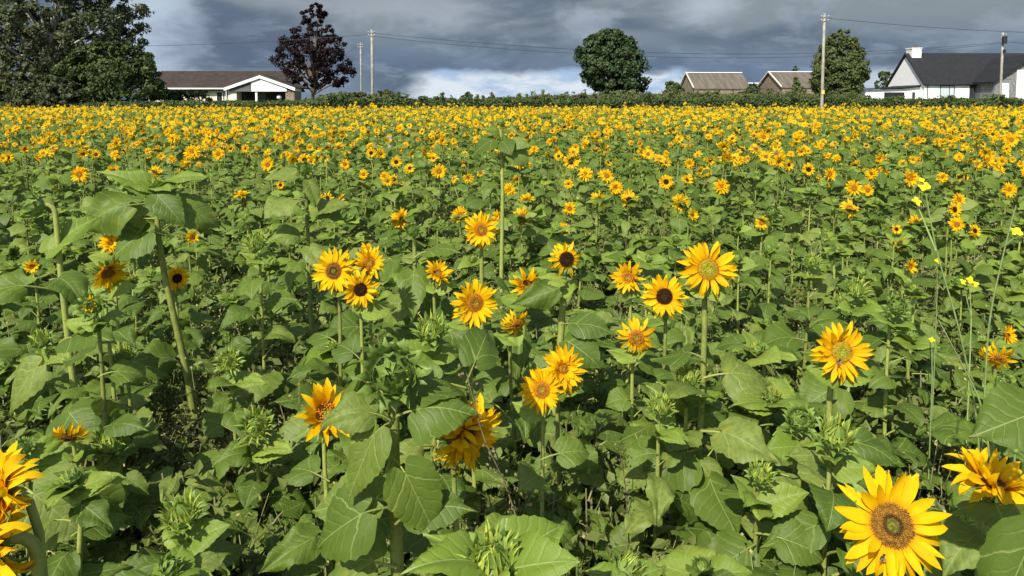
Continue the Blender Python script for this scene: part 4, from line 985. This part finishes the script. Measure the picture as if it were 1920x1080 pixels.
crown_tree('copper_maple', 'dark purple-leaved tree with a narrow top and bare trunk beside the bungalow', 'tree', 60, [(4, 585, 608), (22, 560, 616), (42, 562, 612), (60, 535, 628), (75, 515, 640), (90, 502, 648), (110, 512, 655), (130, 528, 662), (150, 545, 660), (168, 575, 650)], M_bark, M_t_copper, 120, 70, .12, .50, 6, .17, 585, 40, .8, 'trees beyond the hedge', fill=.45)
crown_tree('round_tree', 'rounded dense dark green tree standing alone on the bank in the middle', 'tree', 56, [(54, 1120, 1165), (68, 1098, 1182), (95, 1083, 1198), (125, 1087, 1206), (150, 1098, 1210), (168, 1118, 1214), (182, 1140, 1214)], M_bark, M_t_dark, 230, 110, .12, .50, 7, .28, 1148, 12, .85, 'trees beyond the hedge')
crown_tree('oval_tree', 'upright oval green tree behind the tall wooden pole', 'tree', 62, [(54, 1570, 1592), (75, 1545, 1605), (105, 1533, 1615), (140, 1527, 1624), (165, 1527, 1618), (184, 1540, 1605)], M_bark, M_t_green, 200, 105, .12, .50, 8, .22, 1577, 14, .85, 'trees beyond the hedge')
crown_tree('sapling', 'small thin-leaved tree between the oval tree and the white house', 'tree', 86, [(128, 1657, 1664), (140, 1645, 1675), (155, 1640, 1680), (168, 1642, 1682)], M_bark, M_t_bush, 34, 50, .11, .32, 9, .07, 1661, 16, .8, 'trees beyond the hedge')
crown_tree('small_bush', 'dark bush at the gable end of the left stone barn', 'bush', 60, [(152, 1250, 1268), (166, 1243, 1280), (182, 1238, 1284)], M_bark, M_hedge, 34, 70, .10, .34, 10, .06, 1262, 5, .8, 'bushes along the hedge')
crown_tree('small_bush', 'dark round bush in front of the low roof between the barns', 'bush', 62, [(155, 1405, 1416), (166, 1400, 1424), (182, 1398, 1430)], M_bark, M_t_dark, 26, 80, .10, .32, 11, .06, 1413, 4, .8, 'bushes along the hedge')
crown_tree('small_bush', 'ragged bush in front of the right stone barn', 'bush', 62, [(145, 1488, 1498), (160, 1483, 1505), (182, 1478, 1512)], M_bark, M_t_green, 30, 60, .10, .34, 12, .06, 1495, 6, .8, 'bushes along the hedge')
crown_tree('small_bush', 'fresh green garden bush in front of the bungalow wall', 'bush', 62, [(170, 320, 385), (180, 312, 398), (194, 310, 402)], M_bark, M_t_bush, 40, 60, .10, .36, 13, .05, 355, 6, .5, 'bushes along the hedge')
crown_tree('small_bush', 'leafy bush beside the pair of poles', 'bush', 52, [(168, 722, 732), (178, 700, 745), (194, 620, 765)], M_bark, M_rough, 60, 60, .09, .34, 14, .05, 712, 6, .5, 'bushes along the hedge')
crown_tree('small_bush', 'low hump of bramble at the foot of the purple tree', 'bush', 52, [(172, 640, 680), (180, 600, 690), (194, 560, 700)], M_bark, M_rough, 60, 60, .09, .34, 15, .05, 630, 6, .5, 'bushes along the hedge')
crown_tree('small_bush', 'tall weed tuft on the hedge line left of the middle', 'bush', 50, [(172, 876, 880), (184, 858, 892), (196, 850, 900)], M_bark, M_hedge, 22, 50, .08, .26, 16, .03, 876, 6, .5, 'bushes along the hedge')
crown_tree('small_bush', 'bramble mound under the oval tree', 'bush', 52, [(172, 1585, 1605), (182, 1560, 1622), (198, 1545, 1632)], M_bark, M_rough, 50, 60, .09, .34, 17, .03, 1592, 4, .5, 'bushes along the hedge')
crown_tree('bare_tree', 'thin twiggy treetop showing above the right stone barn', 'tree', 100, [(122, 1490, 1494), (132, 1483, 1502), (145, 1482, 1504)], M_bark, M_t_dark, 16, 18, .10, .45, 18, .07, 1492, 14, .8, 'trees beyond the hedge')

# ------------------------------------------------------------------ hedges and bank
def hedge(name, label, x0, x1, Y, dep, htop, fol, n, leaf, seed, cat_='hedge', amp=.12, spikes=0):
    r = np.random.default_rng(seed); g = gz(Y); xm = (x0 + x1) / 2
    root = empty(name, (xm, Y, g), label, cat_)
    X = r.uniform(x0, x1, n)
    top = lambda x: (np.interp(x, [a for a, b in htop], [b for a, b in htop]) + amp * (np.sin(x * 1.7 + seed) * .5 + np.sin(x * 4.1) * .35 + np.sin(x * 9.7 + 2) * .3))
    T = top(X) - g; u = r.uniform(0, 1, n); ontop = u < .35
    Z = np.where(ontop, T + r.normal(0, .06, n), T * r.uniform(0, 1, n) ** .7); yy_ = np.where(ontop, r.uniform(0, dep, n), r.normal(0, .10, n) - .10 * np.sin(X * 2.3) - .05 * np.sin(X * 6.1))
    if spikes:
        m_ = r.uniform(size=n) < .06; sx = r.uniform(x0, x1, spikes); j = r.integers(0, spikes, n)
        X = np.where(m_, sx[j] + r.normal(0, .06, n), X); hs = r.uniform(.15, .5, spikes); Z = np.where(m_, top(X) - g + r.uniform(0, 1, n) * hs[j], Z)
    P = np.stack([X - xm, yy_, Z], 1)
    a = rquads(P, leaf * r.uniform(.5, 1.5, n), np.stack([np.zeros(n), np.where(ontop, -.3, -1.0), np.where(ontop, 1.2, .4)], 1), r, .6)
    a.A[:, 2] = np.clip(a.A[:, 2] * .5 + np.repeat(.25 + .25 * np.sin(X * 1.3) * np.sin(X * .37 + 1), 4), 0, .999)
    link('foliage', mesh('foliage', a, [fol], False), root)
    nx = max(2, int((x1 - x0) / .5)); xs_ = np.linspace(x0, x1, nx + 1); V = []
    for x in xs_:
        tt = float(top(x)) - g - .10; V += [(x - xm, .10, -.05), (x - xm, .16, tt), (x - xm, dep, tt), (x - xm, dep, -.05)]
    Q = gridq(nx, 3); link('filler_core', mesh('filler_core', Arr(V, Q), [M_core]), root)  # dark filler shell added behind the leaves for solidity
z = lambda py, Y: at(960, py, Y).z
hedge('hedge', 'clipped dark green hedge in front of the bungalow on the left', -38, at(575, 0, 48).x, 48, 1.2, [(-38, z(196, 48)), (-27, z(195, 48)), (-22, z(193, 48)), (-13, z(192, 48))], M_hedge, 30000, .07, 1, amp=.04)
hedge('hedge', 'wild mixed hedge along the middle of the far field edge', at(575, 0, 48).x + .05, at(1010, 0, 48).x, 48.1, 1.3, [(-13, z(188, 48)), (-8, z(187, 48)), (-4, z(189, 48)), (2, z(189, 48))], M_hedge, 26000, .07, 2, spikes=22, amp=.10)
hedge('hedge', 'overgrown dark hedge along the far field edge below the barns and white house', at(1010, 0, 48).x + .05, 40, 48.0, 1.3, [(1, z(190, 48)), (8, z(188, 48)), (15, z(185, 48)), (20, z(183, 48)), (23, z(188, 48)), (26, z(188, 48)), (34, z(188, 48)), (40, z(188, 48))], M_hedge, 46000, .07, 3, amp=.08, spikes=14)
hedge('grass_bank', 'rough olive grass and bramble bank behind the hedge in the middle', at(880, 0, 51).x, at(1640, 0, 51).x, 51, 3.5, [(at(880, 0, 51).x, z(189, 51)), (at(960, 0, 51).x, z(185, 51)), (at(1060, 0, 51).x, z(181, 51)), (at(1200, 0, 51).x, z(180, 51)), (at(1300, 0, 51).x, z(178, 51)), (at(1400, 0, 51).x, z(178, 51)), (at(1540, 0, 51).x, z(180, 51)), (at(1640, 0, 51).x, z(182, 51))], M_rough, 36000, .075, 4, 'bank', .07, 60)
M_hill = plain('far_hill', (0.035, 0.055, 0.025), (0.06, 0.075, 0.035), .05, .9, .3, .1, var=False)
xs_ = np.linspace(-260, 260, 60); V = []
for x in xs_:
    h = 1.0 + .55 * math.sin(x * .02 + 1) + .3 * math.sin(x * .11); V += [(x, 330, -.5), (x, 345, gz(400) + max(.2, h)), (x, 420, gz(400) + max(.2, h)), (x, 450, -.5)]
o = link('hill', mesh('hill', Arr(V, gridq(59, 3)), [M_hill])); tag(o, kind='structure')
crown_tree('distant_tree', 'tiny rounded distant treetop on the skyline left of the middle', 'tree', 240, [(184, 792, 804), (188, 784, 812), (192, 780, 816)], M_bark, M_t_dark, 30, 60, .5, 1.5, 20, .4, 798, 2, .8, 'distant trees on the skyline')
crown_tree('distant_tree', 'tiny distant treetop on the skyline right of the first one', 'tree', 240, [(184, 962, 972), (188, 952, 990), (192, 950, 996)], M_bark, M_t_dark, 30, 60, .5, 1.5, 21, .4, 968, 2, .8, 'distant trees on the skyline')

# ------------------------------------------------------------------ buildings
def wallmat(name, c0, c1, sc=3.0, rough=.85, bs=.25): return plain(name, c0, c1, sc, rough, bs, .01, var=False)
M_white = wallmat('white_render', (0.72, 0.72, 0.71), (0.80, 0.80, 0.79))
M_whitep = wallmat('white_paint', (0.78, 0.78, 0.78), (0.82, 0.82, 0.81), 8, .45, .05)
M_cream = wallmat('cream_render', (0.62, 0.55, 0.44), (0.70, 0.64, 0.53))
M_stone = wallmat('stone_wall', (0.13, 0.10, 0.075), (0.30, 0.24, 0.17), 7.0)
M_greystone = wallmat('grey_stone', (0.10, 0.10, 0.10), (0.26, 0.26, 0.26), 6.0)
M_gdark = wallmat('grey_cladding', (0.10, 0.10, 0.105), (0.13, 0.13, 0.14))
M_frame = wallmat('dark_frame', (0.02, 0.02, 0.022), (0.03, 0.03, 0.032), 8, .4, .05)
M_inside_shade = wallmat('interior_shade_paint', (0.010, 0.010, 0.012), (0.02, 0.02, 0.02))  # near-black colour painted as the shade inside openings
def tile_mat(name, c0, c1, sx, sz, patch):
    m, t = newmat(name); co = objco(t); x, y, z_ = t.sep(co)
    br = t.n('ShaderNodeTexBrick'); t.put(br.inputs['Vector'], t.comb(x, t.m('MULTIPLY', z_, 1.6), 0.0))
    br.inputs['Scale'].default_value = 1.0; br.inputs['Brick Width'].default_value = sx; br.inputs['Row Height'].default_value = sz; br.inputs['Mortar Size'].default_value = .012
    t.put(br.inputs['Color1'], c0); t.put(br.inputs['Color2'], c1); t.put(br.inputs['Mortar'], tuple(c * .5 for c in c0))
    n = t.noise(co, 1.1, 4.0); col = t.mix(t.ss(n, .45, .75, 0, .6), br.outputs[0], patch)
    finish(t, col, .8, br.outputs[1], .4, .02, 0, None, .25); return m
M_brown_roof = tile_mat('brown_tiles', (0.036, 0.027, 0.023), (0.052, 0.038, 0.031), .33, .3, (0.06, 0.05, 0.035))
M_slate = tile_mat('dark_slates', (0.017, 0.018, 0.021), (0.023, 0.024, 0.027), .4, .3, (0.020, 0.020, 0.023))
m, t = newmat('asbestos_roof'); co = objco(t); x, y, z_ = t.sep(co)
w_ = t.noise(t.comb(t.m('MULTIPLY', x, 1.6), t.m('MULTIPLY', z_, .35), 0.0), 1.5, 5.0, .65); wv = t.m('SINE', t.m('MULTIPLY', x, 38.0))
col = t.mix(t.ss(w_, .35, .65), (0.105, 0.09, 0.07), (0.155, 0.136, 0.11)); finish(t, col, .9, wv, .5, .02, 0, None, .15); M_corr = m
m, t = newmat('window_glass'); finish(t, (0.03, 0.035, 0.04), .06, None, .1, .01, 0, None, .6); M_glass = m
M_curtain = wallmat('pale_blind', (0.42, 0.48, 0.48), (0.5, 0.55, 0.55), 2)
M_redpot = wallmat('chimney_pot', (0.05, 0.05, 0.05), (0.09, 0.08, 0.08))

def window(root, x0, x1, yw, z0, z1, frame=M_frame, pane=M_glass, mull=()):
    """frame stands 3 cm proud of the wall face yw (camera side), pane a little behind"""
    w = .07; bx = [(x0, x1, yw - .03, yw + .04, z1 - w, z1, 0), (x0, x1, yw - .03, yw + .04, z0, z0 + w, 0), (x0, x0 + w, yw - .03, yw + .04, z0 + w, z1 - w, 0), (x1 - w, x1, yw - .03, yw + .04, z0 + w, z1 - w, 0)]
    for mx_ in mull: bx.append((mx_ - .03, mx_ + .03, yw - .03, yw + .04, z0 + w, z1 - w, 0))
    f = pbox('window', [frame], bx, root); pbox('pane', [pane], [(x0 + w, x1 - w, yw - .012, yw + .02, z0 + w, z1 - w, 0)], f)
    pbox('sill', [frame], [(x0 - .08, x1 + .08, yw - .09, yw - .002, z0 - .07, z0 - .003, 0)], f)
    return f
def gable_house(root, x0, x1, yf, yb, ze, zr, wall, roofm, oh=.25, th=.16, ohx=.25):
    """ridge along x; coordinates relative to root at ground"""
    ym = (yf + yb) / 2
    prism('wall', [(yf, -.1), (yb, -.1), (yb, ze), (ym, zr - .02), (yf, ze)], 'x', x0, x1, wall, root)
    sl = (zr - ze) / (ym - yf)
    prof = [(yf - oh, ze - oh * sl + .03), (yf - oh, ze - oh * sl + .03 + th), (ym, zr + .03 + th), (yb + oh, ze - oh * sl + .03 + th), (yb + oh, ze - oh * sl + .03), (ym, zr + .03)]
    return prism('roof', prof, 'x', x0 - ohx, x1 + ohx, roofm, root)

# bungalow on the left (main block with brown roof, front gable with veranda)
Yb = 74.0; gB = gz(Yb); fx = lambda px, Y=Yb: at(px, 170, Y).x
root = empty('bungalow', (fx(420), Yb, gB), 'white and cream bungalow with brown tiled roof and white gabled porch beside the purple tree', 'house'); ox = fx(420)
zz = lambda py, Y=Yb: at(0, py, Y).z - gB
X0, X1 = fx(255) - ox, fx(512) - ox
rf = gable_house(root, X0, X1, 2.0, 10.0, zz(167, Yb + 2), zz(136, Yb + 6), M_cream, M_brown_roof, .5, .14)
link('gutter', mesh('gutter', tube([(X0 - .2, 1.40, zz(166)), (fx(424) - ox, 1.40, zz(166))], .10, 8), [M_whitep]), rf)
# front gable, ridge along y
gx0, gx1, gxm = fx(421) - ox, fx(551) - ox, fx(487) - ox
ze, zr = zz(166), zz(143)
wl = prism('gable_wall', [(gx0 + .3, zz(171.5)), (gx1 - .35, zz(171.5)), (gx1 - .35, ze - .02), (gxm, zr - .2), (gx0 + .3, ze - .02)], 'y', .3, .6, M_gdark, root)
# white weatherboard panel proud of it
wbx0, wbx1 = fx(470) - ox, fx(536) - ox
sl = (zr - ze) / (gxm - gx0); sr = (zr - ze) / (gx1 - gxm)
prism('weatherboard_panel', [(wbx0, zz(171.3)), (wbx1, zz(171.3)), (wbx1, zr - (wbx1 - gxm) * sr - .25), (gxm, zr - .27), (wbx0, zr - (gxm - wbx0) * sl - .25)], 'y', .22, .297, M_whitep, root)
prism('porch_roof', [(gx0 - .1, ze), (gxm, zr + .02), (gx1 + .1, ze), (gx1 + .1, ze + .13), (gxm, zr + .15), (gx0 - .1, ze + .13)], 'y', .12, 6.0, M_brown_roof, root)
prism('bargeboard', [(gx0 - .1, ze - .22), (gxm, zr - .2), (gx1 + .1, ze - .22), (gx1 + .1, ze + .08), (gxm, zr + .10), (gx0 - .1, ze + .08)], 'y', .04, .117, M_whitep, root)
pbox('cream_pier', [M_cream], [(gx0 + .15, gx0 + 1.0, .5, 2.1, -.1, zz(170) , 0)], root)
pbox('stone_pier', [M_stone], [(gx1 - .95, gx1 - .05, .35, 2.6, -.1, ze - .25, 0)], root)
pbox('post', [M_whitep], [(fx(478) - ox - .1, fx(478) - ox + .1, .35, .55, -.1, zz(171.8), 0)], root)
pbox('porch_back_wall', [M_gdark], [(gx0 + 1.02, gx1 - 1.0, 1.9, 2.0 - .003, -.1, zz(171.8), 0)], root)
window(root, fx(428) - ox + .2, fx(444) - ox, 1.9, .5, zz(173), M_frame, M_glass, [fx(436) - ox]); window(root, fx(446) - ox, fx(467) - ox, 1.9, .5, zz(173), M_frame, M_glass)
window(root, fx(486) - ox, fx(528) - ox, 1.9, .1, zz(173), M_frame, M_glass, [fx(500) - ox, fx(514) - ox])
window(root, fx(390) - ox, fx(403) - ox, 2.0, .9, zz(171), M_whitep, M_glass); window(root, fx(404) - ox, fx(413) - ox, 2.0, .9, zz(171), M_frame, M_curtain)
window(root, fx(300) - ox, fx(326) - ox, 2.0, .9, zz(171), M_whitep, M_glass, [fx(313) - ox])
link('downpipe', mesh('downpipe', tube([(fx(421) - ox, .45, ze), (fx(421) - ox, .45, 0)], .05, 8), [M_whitep]), root)
o = empty('porch_lamp', (fx(518), Yb + .9, gB), 'white globe lamp on a post in the bungalow porch', 'lamp')
link('post', mesh('post', tube([(0, 0, 0), (0, 0, zz(186))], .04, 8), [M_frame]), o); link('lamp_shade', mesh('lamp_shade', xf(ball(.26, 12, 8, 0, .95), Matrix.Translation((0, 0, zz(182)))), [M_whitep]), o)

# two stone barns and the low shed between
Ya = 82.0; gA = gz(Ya)
def barn(label, pl, prt, pyr, pye, Y, dep, wins):
    g = gz(Y); x0, x1 = at(pl, 0, Y).x, at(prt, 0, Y).x; xm = (x0 + x1) / 2; zq = lambda py, YY=Y: at(0, py, YY).z - g
    root = empty('stone_barn', (xm, Y, g), label, 'barn', 'stone barns on the right skyline')
    rf = gable_house(root, x0 - xm, x1 - xm, 0, dep, zq(pye), zq(pyr, Y + dep / 2), M_stone, M_corr, .12, .10, .10)
    pbox('ridge_cap', [M_whitep], [(x0 - xm - .1, x1 - xm + .1, dep / 2 - .16, dep / 2 + .16, zq(pyr, Y + dep / 2) + .135, zq(pyr, Y + dep / 2) + .22, 0)], rf)
    prism('verge_trim', [(-.13, zq(pye) + .12), (dep / 2, zq(pyr, Y + dep / 2) + .12), (dep + .13, zq(pye) + .12), (dep + .13, zq(pye) + .26), (dep / 2, zq(pyr, Y + dep / 2) + .26), (-.13, zq(pye) + .26)], 'x', x0 - xm - .22, x0 - xm - .105, M_cream, rf)
    for a, b, c, d_ in wins: window(root, at(a, 0, Y).x - xm, at(b, 0, Y).x - xm, 0, zq(d_), zq(c), M_frame, M_inside_shade)  # flat panes coloured near-black in place of a shaded inside
barn('left stone barn with streaked grey corrugated roof and pale ridge', 1305, 1411, 139, 167, Ya, 7, [(1330, 1341, 173, 186), (1388, 1398, 172, 186)])
barn('right stone barn with mossy roof, partly behind the oval tree', 1471, 1560, 137.5, 165, Ya - 2, 8, [(1512, 1517, 168, 186)])
Ys = 88.0; g = gz(Ys); x0, x1 = at(1396, 0, Ys).x, at(1460, 0, Ys).x; xm = (x0 + x1) / 2; zq = lambda py: at(0, py, Ys).z - g
root = empty('low_shed', (xm, Ys, g), 'low stone shed with pale ridge between the two barns', 'shed')
rf = gable_house(root, x0 - xm, x1 - xm, 0, 5, zq(172), zq(158), M_stone, M_corr, .1, .1, .1)
pbox('ridge_cap', [M_whitep], [(x0 - xm, x1 - xm, 2.3, 2.7, zq(158) + .135, zq(158) + .26, 0)], rf)

# white house on the right
Yw = 76.0; g = gz(Yw); ox = at(1740, 0, Yw).x; fx = lambda px, Y=Yw: at(px, 0, Y).x - ox; zz = lambda py, Y=Yw: at(0, py, Y).z - g
root = empty('white_house', (ox, Yw, g), 'white rendered house with steep dark slate roof and white chimney at the right', 'house')
dep = 7.4
rf = gable_house(root, 0, 24, 0, dep, zz(158), zz(103, Yw + dep / 2), M_white, M_slate, .18, .16, .22)
ch = pbox('chimney', [M_white], [(.25, 1.25, dep / 2 - .6, dep / 2 + .6, zz(112, Yw + 3.7), zz(92, Yw + 3.7), 0), (.18, 1.32, dep / 2 - .66, dep / 2 + .66, zz(92, Yw + 3.7) + .003, zz(92, Yw + 3.7) + .1, 0)], rf)
for k in (0, 1): link('chimney_pot', mesh('chimney_pot', tube([(.55 + .42 * k, dep / 2, zz(92, Yw + 3.7) + .09), (.55 + .42 * k, dep / 2, zz(84, Yw + 3.7))], [.15, .12], 8), [M_redpot]), ch)
pbox('chimney_flashing', [M_cream], [(.1, 1.5, dep / 2 - .66, dep / 2 - .604, zz(113, Yw + 3.7) - .1, zz(110.5, Yw + 3.7), 0)], rf)
link('gutter', mesh('gutter', tube([(-.1, -.26, zz(158.8)), (fx(1858), -.26, zz(158.8))], .07, 8), [M_frame]), rf)
link('downpipe', mesh('downpipe', tube([(fx(1745), -.08, zz(159)), (fx(1745), -.08, 0)], .04, 8), [M_frame]), root)
window(root, fx(1769), fx(1797), 0, .75, zz(160), M_frame, M_curtain, [fx(1787)]); window(root, fx(1825), fx(1853), 0, .75, zz(160), M_frame, M_glass, [fx(1839)])
# front wing with its own gable: roof falls left from the ridge beyond the picture edge
wx0, wx1 = fx(1872, Yw - 3), fx(2010, Yw - 3); wm = (wx0 + wx1) / 2; zr_, ze_ = zz(106, Yw - 3), zz(152, Yw - 3)
prism('wing_wall', [(wx0, -.1), (wx1, -.1), (wx1, ze_), (wm, zr_ - .05), (wx0, ze_)], 'y', -3.0, -.003, M_greystone, root)
s_ = (zr_ - ze_) / (wm - wx0)
prism('wing_roof', [(wx0 - .4, ze_ - .4 * s_), (wm, zr_), (wx1 + .4, ze_ - .4 * s_), (wx1 + .4, ze_ - .4 * s_ + .2), (wm, zr_ + .2), (wx0 - .4, ze_ - .4 * s_ + .2)], 'y', -3.35, 3.4, M_slate, root)
pbox('white_wall_panel', [M_white], [(fx(1913, Yw - 3), wx1 - 1, -3.06, -3.003, -.1, zz(131, Yw - 3), 0)], root)
dr = pbox('door', [M_whitep], [(fx(1886, Yw - 3), fx(1899, Yw - 3), -3.05, -3.003, 0, zz(156, Yw - 3), 0)], root); pbox('handle', [M_frame], [(fx(1897, Yw - 3), fx(1898, Yw - 3), -3.10, -3.053, 1.0, 1.12, 0)], dr)
pbox('recess_shade_block', [M_gdark], [(fx(1862), wx0 - .003, -.9, -.003, -.1, zz(160), 0)], root)  # solid block, coloured dark to stand for a recess in shade
link('valley_flashing', mesh('valley_flashing', tube([(fx(1858), -.20, zz(156)), (fx(1892, Yw + 1.6), 1.75, zz(112, Yw + 1.6) + .0)], .05, 6), [M_stone]), root)
# flat-roofed garage wing to the left
ax0, ax1 = fx(1612, Yw + 3), -.003
prism('garage_wall', [(ax0, -.1), (ax1, -.1), (ax1, zz(163, Yw + 1)), (ax0 + 4, zz(166.5, Yw + 1)), (ax0, zz(168.5, Yw + 1))], 'y', 1.0, 6.0, M_white, root)
pbox('garage_shade_panel', [M_inside_shade], [(fx(1664, Yw + 1), fx(1702, Yw + 1), .96, .997, -.1, zz(173, Yw + 1), 0)], root)  # flat panel on the solid wall, painted dark as the garage's inner shade
pbox('side_door', [M_frame], [(fx(1717, Yw + 1), fx(1722, Yw + 1), .95, .997, -.1, zz(173, Yw + 1), 0)], root)
prism('garage_roof', [(ax0 - .6, zz(168, Yw + 1)), (ax0 + 4, zz(165.5, Yw + 1)), (ax1, zz(162.3, Yw + 1)), (ax1, zz(159.3, Yw + 1)), (ax0 + 4, zz(163.2, Yw + 1)), (ax0 - .6, zz(166.3, Yw + 1))], 'y', .7, 6.2, M_slate, root)

# ------------------------------------------------------------------ poles and wires
M_pole = plain('pole_wood', (0.22, 0.21, 0.175), (0.34, 0.325, 0.28), 3, .85, .3, .01, var=False)
M_steel = plain('galvanised', (0.25, 0.26, 0.27), (0.35, 0.36, 0.37), 8, .5, .1, .01, var=False)
M_wire = plain('cable', (0.03, 0.03, 0.032), (0.04, 0.04, 0.042), 8, .6, .0, .01, var=False)
M_yp = wallmat('yellow_plate', (0.62, 0.50, 0.10), (0.66, 0.54, 0.14))
def pole(label, px, pyt, Y, r0, trans=False, plate=None):
    P = at(px, pyt, Y); g = gz(Y); H = P.z - g
    root = empty('utility_pole', (P.x, Y, g), label, 'utility pole', 'wooden utility poles')
    link('shaft', mesh('shaft', tube([(0, 0, -.2), (0, 0, H * .5), (0, 0, H)], [r0, r0 * .9, r0 * .75], 8), [M_pole]), root)
    link('cap', mesh('cap', tube([(0, 0, H + .003), (0, 0, H + .06)], [r0 * .85, r0 * .5], 8), [M_steel]), root)
    for dz in (.18, .42): 
        link('insulator', mesh('insulator', cat([tube([(-.22, -r0, H - dz), (.22, -r0, H - dz)], .02, 6), xf(ball(.06, 8, 6, 0, 1.2), Matrix.Translation((-.22, -r0, H - dz + .06))), xf(ball(.06, 8, 6, 0, 1.2), Matrix.Translation((.22, -r0, H - dz + .06)))]), [M_steel]), root)
    if trans:
        pbox('junction_box', [M_frame], [(-.17, .17, -.35, -r0 - .002, H - .95, H - .30, 0)], root)
        pbox('bracket', [M_frame], [(-.04, .16, -.28, -r0 - .002, H - 1.75, H - 1.45, 0)], root)
    if plate: pbox('warning_plate', [M_yp], [(-.09, .09, -r0 - .03, -r0 + .01, plate - .12, plate + .12, 0)], root)
    return P
pA = pole('tall pale wooden pole standing in front of the hedge and oval tree', 1546, 27, 46.6, .105, plate=at(0, 173, 46.6).z - gz(46.6))
pB = pole('right one of the pair of poles beside the purple tree', 697, 57, 55, .115)
pC = pole('shorter slimmer left one of the pair of poles beside the purple tree', 676, 81, 70, .095)
pD = pole('pole with dark junction box in front of the white house roof', 1881, 62, 66, .12, True)
def wire(label, a, b, sag, r=.014):
    a, b = Vector(a), Vector(b); n = 40; t_ = np.linspace(0, 1, n); P = np.array(a)[None] * (1 - t_[:, None]) + np.array(b)[None] * t_[:, None]; P[:, 2] -= sag * 4 * t_ * (1 - t_)
    o = link('overhead_wire', mesh('overhead_wire', tube(P, r, 5), [M_wire])); tag(o, label, 'wire', 'overhead wires between the poles')
wire('upper overhead wire sagging from the pole pair to the house pole', pB + Vector((.2, -.1, -.2)), at(1879, 79, 66), 1.28)
wire('lower overhead wire sagging from the pole pair to the house pole', pB + Vector((.2, -.1, -.45)), at(1879, 79, 66) + Vector((0, 0, -.1)), 1.42)
wire('overhead wire from the pole pair running left past the purple tree', pB + Vector((-.2, -.1, -.3)), at(-320, 60, 66), 1.05)
wire('wire from the tall pale pole running right above the white house', pA + Vector((.2, -.1, -.25)), at(2150, 62, 58), .35)
wire('short wire from the house pole to beyond the right edge', at(1885, 78, 66), at(2300, 60, 75), .8)
wire('thin wire linking the slim pole towards the purple tree', pC + Vector((-.2, 0, -.2)), at(560, 150, 72), .2, .01)
